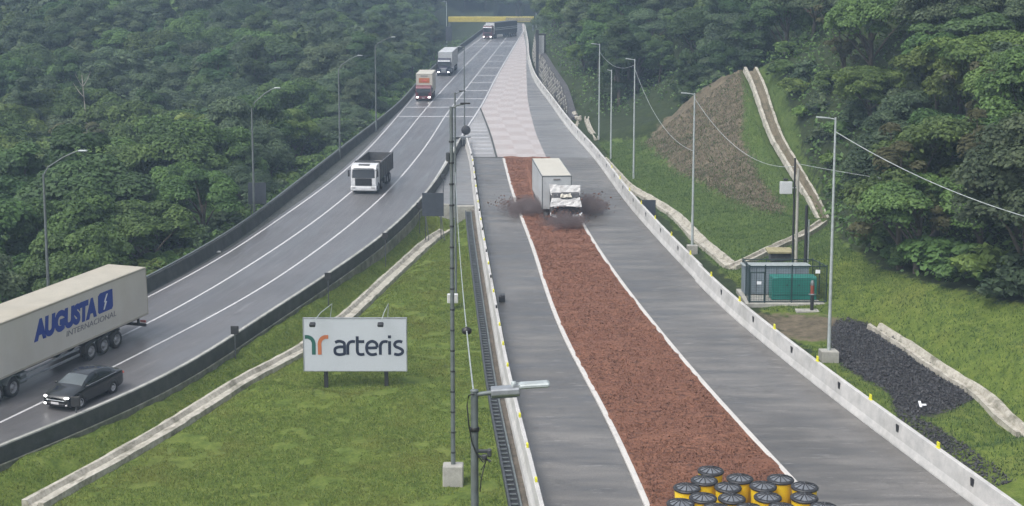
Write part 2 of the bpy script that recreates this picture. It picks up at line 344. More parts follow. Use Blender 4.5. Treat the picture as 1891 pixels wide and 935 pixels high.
c_le = line([(275,549),(451,450),(496,418),(580,360),(746.5,200),(764,179),(858,94),(887,72)], sm=6, pre=[(-29.6,72),(-33.4,60)])
c_re = line([(863,235),(887,198),(914,147),(959,70)], sm=2)
c_bl = line([(278,540),(400,470),(560,350),(631,292),(742,200)], 0.0, sm=5, pre=[(-30.4,72),(-34.2,60)], post=[(-15.9,240),(-13.6,300),(-9.7,372)]) - .25
c_br = line([(0,824),(259,720),(480,587),(615,500),(705,436),(779,365),(830,293),(850,255)], 0.9, sm=4)
c_rl = line([(1000,935),(940,690),(925,610),(905,500),(891,420),(881,350),(874,300),(866,272)], sm=3)
c_rr = line([(1797,933),(1600,785),(1440,660),(1368,600),(1319,556),(1285,521),(1165,389),(1094,292),(1050,242),(1015,193),(985,150),(974,115),(972,85),(968,60)], sm=4)
c_gl = line([(1195,935),(1150,830),(1100,730),(1050,640),(1010,540),(985,460),(962,400),(945,350),(930,293)], sm=4)
c_gr = line([(1455,880),(1380,800),(1290,700),(1215,610),(1160,540),(1110,470),(1082,425),(1016,293)], sm=4)
c_cr = line([(1008,289),(991,250),(981,215),(975,187),(973,160),(972,130),(971,90),(966,60)], sm=3)
c_gd = line([(917,290),(906,250),(887,200)], sm=0)
YSEAM = P(940, 291).y; YNOSE = P(857, 264).y; YWALL = P(845, 378).y; YEND = 420.0
# ------------------------------------------------------------------ terrain: hand measured heights, triangulated
ctl = []
def c(p): ctl.append((float(p[0]), float(p[1]), float(p[2])))
Yw0, Yw1 = YWALL - 0.15, YWALL + 0.25
for y in list(range(-30, 60, 15)) + list(range(60, 200, 8)) + list(range(200, 421, 20)):
    xb = X(c_bl, y) if y >= 20 else X(c_bl, 20)
    far = y > 200
    c((xb, y, -0.35)); c((xb - 1.6, y, -0.7)); 
    c((xb - 7, y, -2.2 if far else -4.2)); c((xb - 16, y, -2.5 if far else -7.0))
    xr = X(c_rr, max(y, 20))
    c((xr + 0.9, y, -0.25))
    xl = X(c_rl, max(y, 20)) if y < YNOSE else 0
    if y < Yw0:
        c((X(c_br, max(y, 20)) + 0.5, y, 0.1 - 0.6*min(1, max(0, (y-80)/35)))); c((xl - 2.6, y, -0.5 - .25*min(1, max(0, (y-75)/30)))); c((xl - 0.4, y, -0.5)); c((xl, y, -0.35)); c((X(c_br, max(y, 20)), y, -0.35))
for y in np.arange(44, YWALL - 1, 2.5):
    c((X(c_br, y) + 0.42, y, 0.12 - 0.6*min(1, max(0, (y-80)/35)))); c((X(c_br, y) - .1, y, -.35)); c((X(c_br, y) + 1.6, y, -0.02 - 0.62*min(1, max(0, (y-78)/35))))
drain_px = [(822,425),(800,438),(780,455),(720,510),(640,585),(560,645),(450,700),(350,765),(250,825),(150,880),(60,930)]
DRAIN = [P(a, b, -1.6 + 1.0*min(1, k/6)) for k, (a, b) in enumerate(drain_px)]
for p in DRAIN: c(p)
c((DRAIN[-1].x - 8, DRAIN[-1].y - 12, -.6))
for t in (0.02, 0.25, 0.5, 0.75, 0.98):
    for yy, z in ((Yw0, -1.75 if 0.1 < t < 0.9 else -0.8), (Yw1, -0.35)):
        a, b = X(c_br, yy) + 0.3, X(c_rl, yy) - 0.3
        c((a + (b - a) * t, yy, z))
RDR = [P(a, b, z) for a, b, z in [(1615,600,-.1),(1680,640,-.1),(1750,690,-.15),(1800,715,-.2),(1835,745,-.3),(1858,775,-.3),(1895,800,-.3)]]
for p in RDR: c(p)
for a, b, z in [(1891,560,3.0),(1800,540,2.6),(1700,520,2.1),(1600,478,1.5),(1545,440,1.0),(1891,660,1.5),(1780,620,1.2),(1690,590,0.9),(1600,540,0.7),(1891,720,.5)]: c(P(a, b, z))
CH3 = [P(a, b, z) for a, b, z in [(1520,408,.8),(1490,430,.6),(1430,455,.3),(1370,485,0),(1352,492,-.15)]]
CH1 = [P(a, b, z) for a, b, z in [(1352,492,-.15),(1320,465,-.15),(1288,440,-.15),(1275,425,-.15),(1250,398,-.15),(1200,366,-.15),(1160,345,-.15),(1130,312,-.15),(1112,292,-.15)]]
for p in CH1 + CH3[:-1]: c(p)
for a, b, z in [(1195,262,.3),(1250,312,.3),(1330,356,.4),(1400,386,.6),(1460,402,.8)]: c(P(a, b, z))
for a, b, zc in [(1240,215,166),(1290,170,164),(1335,141,162),(1368,129,160.5)]: c(D(a, b, zc))
CHB = [D(a, b, zc) for a, b, zc in [(1386,127,160),(1398,150,157),(1410,185,151.5),(1421,220,146.5),(1436,258,141),(1460,298,135.5),(1482,335,130),(1503,370,125),(1521,407,119.5)]]
for p in CHB: c(p)
for a, b, zc in [(1300,255,149.5),(1350,300,141),(1420,340,130.5),(1330,200,154.5),(1390,240,145),(1260,255,157)]: c(D(a, b, zc))
for a, b, z in [(1480,560,-.2),(1400,570,-.2),(1700,740,-.2),(1350,540,-.2),(1800,800,-.25),(1250,345,.1),(1150,290,0),(1190,300,.1),(1120,262,0),(1330,400,.4),(1300,440,.1)]: c(P(a, b, z))
for q in [(30,178,2.5),(22,182,1.2),(17,188,0.3),(36,160,13),(33.5,132,7),(33,112,4),(33,98,3.6),(34,85,3.5),(34,60,2.5),(34,30,2.5),(34,-30,2.5),(45,150,21),(46,122,15),(46,100,11),(46,78,9),(46,40,8),(62,78,18),(62,110,25),(62,150,33),(62,40,17),(100,40,38),(100,100,52),(100,160,60),(100,-30,36),(62,-30,16),
          (36,185,7),(50,200,20),(30,212,9),(22,210,3),(80,220,40),(120,260,60),(15,200,.2),(14,190,0)]: c(q)
HWL = lambda y: float(np.interp(y, [186, 190, 205, 240, 290, 315], [0.1, 0.4, 3.0, 4.4, 5.4, 4.6]))
for y in range(186, 312, 6):
    xr = X(c_rr, y); k = HWL(y)/5
    c((xr + 1.55, y, -.3)); c((xr + 2.5, y, HWL(y) - .15)); c((xr + 6, y, 6.5 * k))
    if y % 4 == 2: c((xr + 20, y, 3 + 11*k)); c((xr + 50, y, 34))
for y in (320, 360, 400, 440):
    xr = X(c_rr, min(y, 440)); c((xr + 4, y, 1.5)); c((xr + 18, y, 10)); c((xr + 50, y, 34)); c((xr + 110, y, 60))
for q in [(0,455,-.3),(-14,450,0),(12,455,-.3),(26,470,2),(-20,480,4),(4,490,3),(0,540,13),(0,600,27),(0,700,46),(0,790,60),(60,520,24),(60,620,44),(150,500,66),(150,650,68),(200,350,68),(380,-30,66),(380,400,66),(380,790,66),(200,100,66),(200,-30,60),(120,790,66),
          (-60,90,-9),(-60,130,-9),(-58,165,-7),(-60,205,-4.5),(-45,240,-2),(-75,250,3),(-110,130,-7),(-110,180,-5),(-110,235,1),(-100,300,14),(-60,300,5),(-55,350,12),(-40,400,11),(-34,440,11),(-95,360,28),(-150,300,20),(-150,380,42),(-90,430,36),(-60,500,34),(-60,600,52),(-150,500,60),(-200,200,2),(-220,300,34),(-250,420,62),(-380,-30,0),(-380,250,30),(-380,450,64),(-380,790,66),(-150,790,66),(-150,640,66),
          (-60,50,-9),(-60,-30,-9),(-200,-30,-6),(-150,60,-8)]: c(q)
ctl = np.array(ctl)
res = geometry.delaunay_2d_cdt([Vector(p[:2]) for p in ctl], [], [], 0, 0.02)
tv = np.array([v[:] for v in res[0]]); tz = np.array([ctl[o[0], 2] for o in res[3]]); TRI = res[2]
def heights(x, y):
    x = np.asarray(x, float); y = np.asarray(y, float); z = np.full(x.shape, np.nan)
    for t in TRI:
        (x0, y0), (x1, y1), (x2, y2) = tv[t[0]], tv[t[1]], tv[t[2]]
        bb = np.nonzero((x >= min(x0,x1,x2)-1e-6) & (x <= max(x0,x1,x2)+1e-6) & (y >= min(y0,y1,y2)-1e-6) & (y <= max(y0,y1,y2)+1e-6))[0]
        if not len(bb): continue
        d = (y1-y2)*(x0-x2)+(x2-x1)*(y0-y2)
        if abs(d) < 1e-9: continue
        a = ((y1-y2)*(x[bb]-x2)+(x2-x1)*(y[bb]-y2))/d; b = ((y2-y0)*(x[bb]-x2)+(x0-x2)*(y[bb]-y2))/d; g = 1-a-b
        ok = (a > -1e-5) & (b > -1e-5) & (g > -1e-5)
        z[bb[ok]] = a[ok]*tz[t[0]]+b[ok]*tz[t[1]]+g[ok]*tz[t[2]]
    return np.where(np.isnan(z), -0.4, z)
def T(x, y): return float(heights(np.array([x]), np.array([y]))[0])
def G(px, py):                                   # where the sight line through a pixel meets the terrain
    z = 0.0; last = None
    t = np.linspace(45, 600, 4000); u = (px-CX)/F; v = (py-CY)/F
    xs, ys, zs = t*u, t*(CP-v*SP), H-t*(SP+v*CP)
    h = heights(xs, ys); k = np.argmax(zs <= h)
    return Vector((xs[k], ys[k], h[k]))
def axis(segs):
    out = [segs[0][0]]
    for a, b, s in segs:
        n = max(1, int(round((b - a) / s))); out += list(np.linspace(a, b, n + 1)[1:])
    return np.array(out)
gx = axis([(-378,-120,12),(-120,-50,3.5),(-50,-33,1.5),(-33,40,0.55),(40,60,2),(60,378,10)])
gy = axis([(-28,44,5),(44,130,0.55),(130,210,0.8),(210,300,2),(300,480,5),(480,788,14)])
GX, GY = np.meshgrid(gx, gy); GZ = heights(GX.ravel(), GY.ravel())
VX, VY = GX.ravel(), GY.ravel()
def vnoise(x, y, s, seed=0):
    r = np.random.default_rng(seed).random((64, 64)); fx, fy = x / s, y / s
    ix, iy = np.floor(fx).astype(int), np.floor(fy).astype(int); tx, ty = fx - ix, fy - iy
    tx, ty = tx*tx*(3-2*tx), ty*ty*(3-2*ty)
    g = lambda a, b: r[a % 64, b % 64]
    return (g(ix,iy)*(1-tx)+g(ix+1,iy)*tx)*(1-ty)+(g(ix,iy+1)*(1-tx)+g(ix+1,iy+1)*tx)*ty - 0.5
yc = np.clip(VY, 20, 469)
onroad = ((VX > X(c_bl, yc) - 1) & (VX < np.where(VY < YWALL, X(c_br, yc) - 0.05, 1e9)) & (VX < X(c_rr, yc) + 0.7)) | ((VX > X(c_rl, yc) - 2.2) & (VX < X(c_rr, yc) + 0.9) & (VY < 200))
amp = np.where(onroad, 0, 1.0)
dn = np.full(VX.shape, 9.0); zd = np.zeros(VX.shape)
for pl_ in (DRAIN, CH1, CH3, CHB, RDR):
    hz_ = heights(np.array([p.x for p in pl_]), np.array([p.y for p in pl_]))
    for k_, (a_, b_) in enumerate(zip(pl_[:-1], pl_[1:])):
        ex, ey = b_.x - a_.x, b_.y - a_.y; tt = np.clip(((VX - a_.x) * ex + (VY - a_.y) * ey) / (ex * ex + ey * ey), 0, 1)
        dd = np.hypot(VX - a_.x - tt * ex, VY - a_.y - tt * ey); cl_ = dd < dn
        dn = np.where(cl_, dd, dn); zd = np.where(cl_, hz_[k_] * (1 - tt) + hz_[k_ + 1] * tt, zd)
amp = amp * np.clip((dn - 0.8) / 2.0, 0, 1)
wd_ = np.clip((2.1 - dn) / 1.2, 0, 1)
GZ = GZ * (1 - wd_) + (zd - 0.28 * np.clip((1.0 - dn) / 0.5, 0, 1)) * wd_
GZ = np.where((dn < 1.25) & (VX > 15) & (zd > 0.9), zd - 0.75, GZ)
GZ = GZ + amp * (0.22 * vnoise(VX, VY, 2.3, 1) + 0.12 * vnoise(VX, VY, 0.9, 2))
GZ = np.where(onroad, np.minimum(GZ, -0.3), GZ)
PX, PY, ZC = proj(VX, VY, GZ)
def inpoly(x, y, poly):
    r = np.zeros(len(x), bool); n = len(poly)
    for i in range(n):
        (x0, y0), (x1, y1) = poly[i], poly[(i + 1) % n]
        if y0 == y1: continue
        r ^= ((y0 > y) != (y1 > y)) & (x < (x1 - x0) * (y - y0) / (y1 - y0) + x0)
    return r
MED = (VX > X(c_br, yc) - 0.5) & (VX < X(c_rl, yc) + 0.5) & (VY < YWALL + 1)
g_poly = [(1085,232),(1120,262),(1195,258),(1380,120),(1440,128),(1525,405),(1560,455),(1640,500),(1720,525),(1800,545),(1900,565),(2100,640),(2100,1100),(1891,1100),(1800,935),(1150,330)]
grass_m = MED | (inpoly(PX, PY, g_poly) & (ZC < 175))
brown_poly = [(1190,262),(1240,213),(1290,170),(1335,140),(1372,128),(1374,190),(1368,250),(1400,325),(1450,392),(1400,388),(1330,358),(1250,314)]
brown_m = inpoly(PX, PY, brown_poly) & (ZC < 170) & (ZC > 118)
GZ = GZ + np.where(brown_m & (dn > 2), 0.55 * vnoise(VX, VY, 2.1, 31) + 0.4 * vnoise(VX, VY, 0.95, 32) + .1, 0)
dirt_poly = [(1290,500),(1360,545),(1385,575),(1540,578),(1640,640),(1570,625),(1500,640),(1440,625),(1330,545)]
patch_m = inpoly(PX, PY, dirt_poly)
dark_poly = [(1548,585),(1610,598),(1690,655),(1760,700),(1800,738),(1745,765),(1680,768),(1640,722),(1575,690),(1535,655),(1530,620)]
dark2 = [(1640,720),(1700,772),(1780,822),(1900,905),(1900,945),(1800,880),(1660,775)]
dark_m = inpoly(PX, PY, dark_poly) | inpoly(PX, PY, dark2)
cov = np.stack([np.where(grass_m, 1.0, 0.0), np.where(brown_m, 1.0, np.where(patch_m, 0.75, 0.0)), np.where(dark_m, 1.0, np.where(inpoly(PX, PY, [(1250,470),(1380,565),(1400,590),(1290,520)]), 0.6, 0)), np.where(MED | ((VX > 0) & (ZC < 100)), 1.0, 0.15)], 1)
nx, ny = len(gx), len(gy)
C3 = cov.reshape(ny, nx, 4).copy()
for _ in range(6):
    C3[1:-1] = (C3[:-2] + C3[1:-1]*2 + C3[2:])/4; C3[:, 1:-1] = (C3[:, :-2] + C3[:, 1:-1]*2 + C3[:, 2:])/4
cov = C3.reshape(-1, 4)
idx = (np.arange(ny - 1)[:, None] * nx + np.arange(nx - 1)[None, :]).ravel()
tag(np_mesh('ground', np.stack([VX, VY, GZ], 1), np.stack([idx, idx + 1, idx + nx + 1, idx + nx], 1), M['ground'], smooth=True, attr={'cover': ('POINT', cov)}), kind='structure')
# ------------------------------------------------------------------ roads and markings
def strip(name, a, b, y0, y1, z, mat, n=4, step=1.0, rough=0.0, kind='structure'):
    ys = np.linspace(y0, y1, max(2, int((y1 - y0) / step) + 1)); t = np.linspace(0, 1, n + 1)
    A = a(ys) if callable(a) else X(a, ys); B = b(ys) if callable(b) else X(b, ys)
    xs = A[:, None] + (B - A)[:, None] * t[None, :]; yy = np.repeat(ys[:, None], n + 1, 1)
    zz = np.full(xs.shape, z, float)
    if rough: zz += rough * (vnoise(xs, yy * 1.5, 1.3, 5) + 0.6 * vnoise(xs, yy, 0.6, 6)) * (np.minimum(t, 1 - t) * n > 0.5)
    v = np.stack([xs.ravel(), yy.ravel(), zz.ravel()], 1); uv = np.stack([(xs - A[:, None]).ravel(), yy.ravel()], 1)
    i = (np.arange(len(ys) - 1)[:, None] * (n + 1) + np.arange(n)[None, :]).ravel()
    o = np_mesh(name, v, np.stack([i, i + 1, i + n + 2, i + n + 1], 1), mat, uv=uv, smooth=bool(rough))
    if kind: o['kind'] = kind
    return o
def off(cv, d): return lambda y: X(cv, y) + d
rb = lambda y: np.where(y < YNOSE, X(c_br, np.minimum(y, YNOSE)) - 0.1, X(c_re, np.maximum(y, YNOSE)) + 0.3)
strip('highway_road', off(c_bl, 0.25), rb, 22, YEND + 30, 0.0, M['asph_l'], 6)
strip('ramp_road', off(c_rl, 0.1), off(c_rr, 0.15), 22, YSEAM, 0.0, M['asph_r'], 8)
strip('ramp_road', lambda y: np.where(y < YNOSE, X(c_rl, y) + 0.1, X(c_re, y) + 0.3), off(c_rr, 0.15), YSEAM, YEND + 30, 0.0, M['asph_c'], 6)
strip('gravel_bed', c_gl, c_gr, 22, YSEAM, 0.10, M['gravel'], 24, 0.3, 0.12)
strip('chequered_road', lambda y: np.where(y < P(887, 200).y, X(c_gd, y) + 0.1, X(c_re, y) + 0.25), c_cr, YSEAM + 0.2, YEND + 25, 0.006, M['chequer'], 6)
def mark(cv, d, w, y0, y1, z=0.005, mat='paint'): return strip('road_marking', off(cv, d - w / 2), off(cv, d + w / 2), y0, y1, z, M[mat], 1)
mark(c_l1, 0, .17, 22, YEND); mark(c_l2, 0, .17, 22, YEND); mark(c_le, 0, .16, 22, YEND); mark(c_re, 0, .22, YNOSE - 6, YEND, 0.009)
mark(c_br, -0.75, .15, 22, YNOSE - 8)
for i, py in enumerate((216, 199, 183, 168, 153, 140, 126, 114, 103, 86, 80, 77)):
    y = P(900, py).y; w = 0.8 if py > 90 else 1.2
    a = c_le if py in (216, 199, 86, 80) else c_l2
    if py in (183,): a = c_l1
    strip('road_marking', off(a, 0.15), off(c_re, -0.2), y, y + w, 0.009, M['paint_dim'], 1, 0.3)
strip('gore_triangle', lambda y: np.where(y < YNOSE, X(c_rl, y) + 0.15, X(c_re, y) + 0.25), off(c_gd, -0.1), YSEAM + .2, P(887, 200).y, 0.004, M['asph_g'], 3)
strip('seam', c_rl, c_gr, YSEAM - 0.25, YSEAM + 0.25, 0.012, M['conc_dark'], 2, 0.25)
strip('seam', off(c_gd, -0.12), off(c_gd, 0.12), YSEAM, P(887, 200).y, 0.012, M['conc_dark'], 1)
for k in range(9):
    y = YSEAM + 3 + k * 3.4
    strip('road_marking', lambda yy: X(c_re, yy) * 0 + max(X(c_re, y) + 0.5, X(c_rl, min(y, YNOSE)) + 0.3 if y < YNOSE else -99), lambda yy: yy * 0 + X(c_gd, y) - 0.3, y, y + 0.7, 0.008, M['paint_dim'], 1, 0.3)
def kerb(cv, y0, y1, w, h, mat, name):
    ys = np.arange(y0, y1, 1.0); m = MB(); vs = []
    for y in ys:
        x = float(X(cv, y)); vs += [(x - w/2, y, -0.05), (x - w/2, y, h - .015), (x - w/2 + .02, y, h), (x + w/2 - .02, y, h), (x + w/2, y, h - .015), (x + w/2, y, -0.05)]
    m.add(vs, [(i*6+k, i*6+k+1, i*6+k+7, i*6+k+6) for i in range(len(ys)-1) for k in range(5)]); o = m.build(name, mat); o['kind'] = 'structure'; return o
kerb(c_gl, 22, YSEAM - 0.3, .26, .11, M['paint_kerb'], 'kerb'); kerb(c_gr, 22, YSEAM - 0.3, .26, .11, M['paint_kerb'], 'kerb')
strip('gutter', c_bl, off(c_le, -0.45), 22, 330, 0.006, M['conc_dark'], 1)
# ------------------------------------------------------------------ barriers (swept profiles)
def sweep(prof, pts, closed_caps=True):          # prof: (offset to the right, height); pts: Vector list
    m = MB(); n = len(prof); vs = []
    for i, p in enumerate(pts):
        t = (pts[min(i+1, len(pts)-1)] - pts[max(i-1, 0)]); t.z = 0; t.normalize(); r = Vector((t.y, -t.x, 0))
        vs += [p + r * a + Vector((0, 0, b)) for a, b in prof]
    m.add(vs, [(i*n+k, i*n+(k+1) % n, (i+1)*n+(k+1) % n, (i+1)*n+k) for i in range(len(pts)-1) for k in range(n)])
    if closed_caps: m.add(vs[:n], [tuple(range(n))]); m.add(vs[-n:], [tuple(range(n))])
    return m
def cpts(cv, y0, y1, d=0.0, z=0.0, step=1.0): return [Vector((float(X(cv, y)) + d, y, z)) for y in np.arange(y0, y1 + step/2, step)]
def frame_at(cv, y, d=0.0):
    x = float(X(cv, y)); dx = float(X(cv, y + 1) - X(cv, y - 1)) / 2
    return Vector((x + d, y, 0)), math.atan2(-dx, 1.0)
NJ = [(0, -.15), (0, .08), (.10, .40), (.16, 1.18), (.18, 1.2), (.36, 1.2), (.38, 1.18), (.44, .4), (.54, .08), (.54, -.15)]
b = thing('concrete_barrier', 'long white concrete barrier with black slots along the right edge of the escape ramp', 'barrier', (float(X(c_rr, 60)), 60, 0))
def addto(m, name, mat, par):
    o = m.build(name, mat); o.parent = par; o.matrix_parent_inverse = par.matrix_basis.inverted() if False else Matrix.Translation(par.location).inverted(); return o
addto(sweep(NJ, cpts(c_rr, 40, P(0, 520).y - .1)), 'barrier_wall', M['conc_white'], b)
addto(sweep(NJ, cpts(c_rr, P(0, 520).y + .1, 418, d=0.12)), 'barrier_wall', M['conc_white'], b)
slots = [(1835,915),(1705,825),(1597,742),(1507,680)]
ys_ = [47, 54.3, 61, 67.5, 74] + list(np.arange(80.5, 240, 6.8))
for k, y in enumerate(ys_):
    p, rz = frame_at(c_rr, y, 0.13 if y < 93 else 0.25)
    m = MB().box((0, 0, 0), (.04, .26, .46), .01); o = m.build('reflector_slot', M['black'], None); o.parent = b
    o.location = p + Vector((0, 0, .82)) - b.location; o.rotation_euler = (0, R(-5), rz)
    if k < 14:
        p, rz = frame_at(c_rr, y + 3.2, 0.27 if y < 90 else .39)
        o = MB().box((0, 0, .14), (.07, .2, .28), .01).box((0, 0, .02), (.12, .26, .04), .008).build('reflector', M['yellow_ref'], b)
        o.location = p + Vector((0, 0, 1.2)) - b.location; o.rotation_euler = (0, 0, rz)
b = thing('concrete_barrier', 'white concrete barrier with yellow reflectors between grass median and left lane of the escape ramp', 'barrier', (float(X(c_rl, 60)), 60, 0))
NJL = [(-.46, -.9), (-.46, .08), (-.34, .4), (-.29, .96), (-.27, .98), (-.12, .98), (-.10, .96), (-.06, .4), (0, .08), (0, -.15)]
addto(sweep(NJL, cpts(c_rl, 40, YNOSE)), 'barrier_wall', M['conc_white'], b)
for k, y in enumerate(list(np.arange(50, 150, 4.1))):
    p, rz = frame_at(c_rl, y, -.2)
    o = MB().box((0, 0, .09), (.1, .24, .18), .012).build('reflector', M['yellow_ref'] if y < 75 or k % 2 else M['black'], b); o.location = p + Vector((0, 0, .98)) - b.location; o.rotation_euler = (0, 0, rz)
b = thing('concrete_barrier', 'dark mossy barrier with a pale top rail along the outer left edge of the highway', 'barrier', (float(X(c_bl, 100)), 100, 0))
addto(sweep([(-.2, -.8), (-.16, .95), (.1, .95), (.15, .5), (.25, -.1), (.25, -.8)], cpts(c_bl, 40, 400, step=2)), 'barrier_wall', M['conc_dark'], b)
addto(sweep([(-.17, .96), (-.17, 1.03), (-.02, 1.03), (-.02, .96)], cpts(c_bl, 40, 400, step=2)), 'top_rail', M['pole_grey'], b)
b = thing('concrete_barrier', 'dark stained concrete barrier with pale cap between highway and grass median', 'barrier', (float(X(c_br, 80)), 80, 0))
addto(sweep([(-.24, -.1), (-.12, .45), (-.08, .9), (.12, .9), (.15, .4), (.17, -.9), (-.24, -.9)], cpts(c_br, 40, YNOSE)), 'barrier_wall', M['conc_dark'], b)
addto(sweep([(-.13, .9), (-.11, .96), (.09, .96), (.11, .9)], cpts(c_br, 40, YNOSE)), 'cap', M['conc_top'], b)
addto(sweep([(-.14, .44), (-.11, .89), (-.135, .89), (-.17, .44)], cpts(c_br, 84, YNOSE)), 'pale_face', M['conc_top'], b)  # paler concrete strip on the road side of the wall, farther stretch only
addto(sweep([(.2, -.9), (.2, .14), (.3, .12), (.3, -.9)], cpts(c_br, 40, YWALL - 1)), 'footing', M['conc_foot'], b)
# platform behind the nose, its retaining wall and ladder
pl = strip('platform', off(c_br, 0.15), off(c_rl, -0.4), YWALL, YNOSE - 1, -0.01, M['asph_c'], 3)
xa, xb = float(X(c_br, YWALL)) + .25, float(X(c_rl, YWALL)) - .48
w = thing('retaining_wall', 'short stained concrete wall closing the platform above the grass at the gore', 'wall', ((xa+xb)/2, YWALL - .1, -1.9))
xg = xa + (xb - xa) * 0.62
MB().box(((xa - .1 + xg - .55)/2 - (xa+xb)/2, 0, .97), (xg - .55 - xa + .1, .3, 2.0), .02).box(((xg + .0 + xb)/2 - (xa+xb)/2 + .02, -.35, .93), (xb - xg, .7, 1.9), .02).build('wall_block', M['conc_mid'], w)
MB().box(((xg-.28) - (xa+xb)/2, .05, .86), (.5, .2, 1.75), .01).build('wall_recess', M['conc_mid'], w)
la = thing('ladder', 'small steel ladder leaning on the pale retaining wall below the platform', 'ladder', (xg - .3, YWALL - .55, -1.85))
m = MB()
for s in (-1, 1): m.tube([(s*.27, -.25, 0), (s*.27, .3, 3.0)], .03, 6)
m.build('side_rail', M['steel'], la)
m = MB()
for k in range(8): q = (k+.6)/8.5; m.tube([(-.27, -.25+.55*q, 3*q), (.27, -.25+.55*q, 3*q)], .022, 6)
m.build('rung', M['steel'], la)
# stone lined drains
def ditch(name, pts, label, w=.75, dep=.28, z=0.1, mat='drain', taper=None, sm=5, bed=None):
    P0 = [Vector(p) for p in pts]; pl = []
    for i in range(len(P0)-1):
        n = max(2, int((P0[i+1]-P0[i]).length / .7)); pl += [P0[i].lerp(P0[i+1], k/n) for k in range(n)]
    pl.append(P0[-1])
    q = pl[:]
    for _ in range(sm): q = [q[0]] + [(q[i-1] + q[i]*2 + q[i+1]) / 4 for i in range(1, len(q)-1)] + [q[-1]]
    q = [Vector((p.x, p.y, p.z + z)) for p in q]
    m = MB(); n = 8; vs = []
    for i, p in enumerate(q):
        t = (q[min(i+1, len(q)-1)] - q[max(i-1, 0)]); t.z = 0; t.normalize(); r = Vector((t.y, -t.x, 0)); k = 1.0 if not taper else taper[0] + (taper[1]-taper[0])*i/len(q)
        j = lambda s: random.uniform(-s, s)
        for a, b in [(-1.1, -.5), (-1.0, .06), (-.62, .08), (-.34, -dep), (.34, -dep), (.62, .08), (1.0, .06), (1.1, -.5)]:
            vs.append(p + r * (a*w*k + j(.035)) + Vector((0, 0, b + j(.02))))
    fl_ = (2, 3, 4) if bed else ()
    m.add(vs, [(i*n+k, i*n+k+1, (i+1)*n+k+1, (i+1)*n+k) for i in range(len(q)-1) for k in range(n-1) if k not in fl_])
    m.add(vs[:n], [tuple(range(n))]); m.add(vs[-n:], [tuple(range(n))])
    o = tag(m.build(name, M[mat]), label, 'drain')
    if bed:
        b_ = MB(); b_.add(vs, [(i*n+k, i*n+k+1, (i+1)*n+k+1, (i+1)*n+k) for i in range(len(q)-1) for k in fl_]); b_.build('bed', M['bed'], o)
    return o
ditch('drainage_channel', DRAIN, 'pale stone drainage channel running diagonally through the grass median past the billboard', .56, .14, .02, sm=14)
ditch('drainage_channel', CH1, 'pale winding drainage channel from the right barrier down to the fenced generator', .55, .2, .02, sm=14)
ditch('drainage_channel', CH3, 'thin pale channel from the foot of the mound to the fenced generator', .38, .12, .02, sm=10)
ditch('drainage_channel', CHB, 'stepped pale channel descending the right crest of the brown mound', 1.0, .4, .12, taper=(.8, .52), bed='bed')
ditch('drainage_channel', RDR, 'pale broken channel beside the black rubble at the foot of the right grass slope', .5, .25, .02)
ditch('drainage_channel', [P(1086,206,.1), P(1083,222,.1), P(1091,242,.05), P(1103,257,.05)], 'short pale channel below the end of the patterned retaining wall', .3, .15, .1)
m = MB()                                                                    # slot drain beside the ramp's left barrier
sd = thing('slot_drain', 'dark slotted drain with light teeth between the median grass and the ramp barrier', 'drain', (float(X(c_rl, 60)) - 1.1, 60, -.6))
pts = cpts(c_rl, 42, YWALL - 2, -1.12, -.42)
addto(sweep([(-.22, -.2), (-.22, .22), (-.12, .22), (-.12, -.2)], pts), 'kerb_edge', M['steel_dark'], sd)
addto(sweep([(.28, -.2), (.28, .2), (.36, .2), (.36, -.2)], pts), 'kerb_edge', M['pole_grey'], sd)
m = MB()
for y in np.arange(42, YWALL - 2, .55):
    p, rz = frame_at(c_rl, y, -1.06); m.box((p.x, p.y, -.3), (.3, .09, .05), 0, ('Z', rz))
addto(m, 'grate', M['pole_grey'], sd)['kind'] = 'stuff'
addto(sweep([(-.2, 0), (-.2, .08), (.3, .08), (.3, 0)], pts), 'channel_floor', M['black'], sd)
strip('dirt_strip', off(c_rl, -.8), off(c_rl, -.44), 40, YWALL - .3, -.33, M['dirt'], 4, .6, .15)
# ------------------------------------------------------------------ vehicles (built facing +Y, origin on the ground under the front bumper)
def wheel(parent, x, y, r=.52, wdt=.3, side=1, rim='rim', name='wheel'):
    Mx = Matrix.Rotation(R(90) * side, 4, 'Y')
    m = MB().lathe([(r*.62, -wdt/2), (r*.9, -wdt/2), (r, -wdt*.32), (r, wdt*.32), (r*.9, wdt/2), (r*.62, wdt/2), (r*.6, wdt*.3)], 26, Mx)
    o = m.build(name, M['rubber'], parent); o.location = (x, y, r)
    q = MB().lathe([(r*.62, wdt*.44), (r*.56, wdt*.46), (r*.5, wdt*.2), (r*.3, wdt*.12), (r*.26, wdt*.42), (r*.12, wdt*.46), (0.001, wdt*.46)], 20, Mx)
    for k in range(8):
        a = k*math.pi/4; c0 = Mx @ Vector((r*.42*math.cos(a), r*.42*math.sin(a), wdt*.2)); q.box(c0, (.07, .07, .07), 0)
    q.build('rim', M[rim], o)
    return o
def place_on(lane_c, y, d=0.0, flip=True):
    p, rz = frame_at(lane_c, y, d); return p, rz + (math.pi if flip else 0)
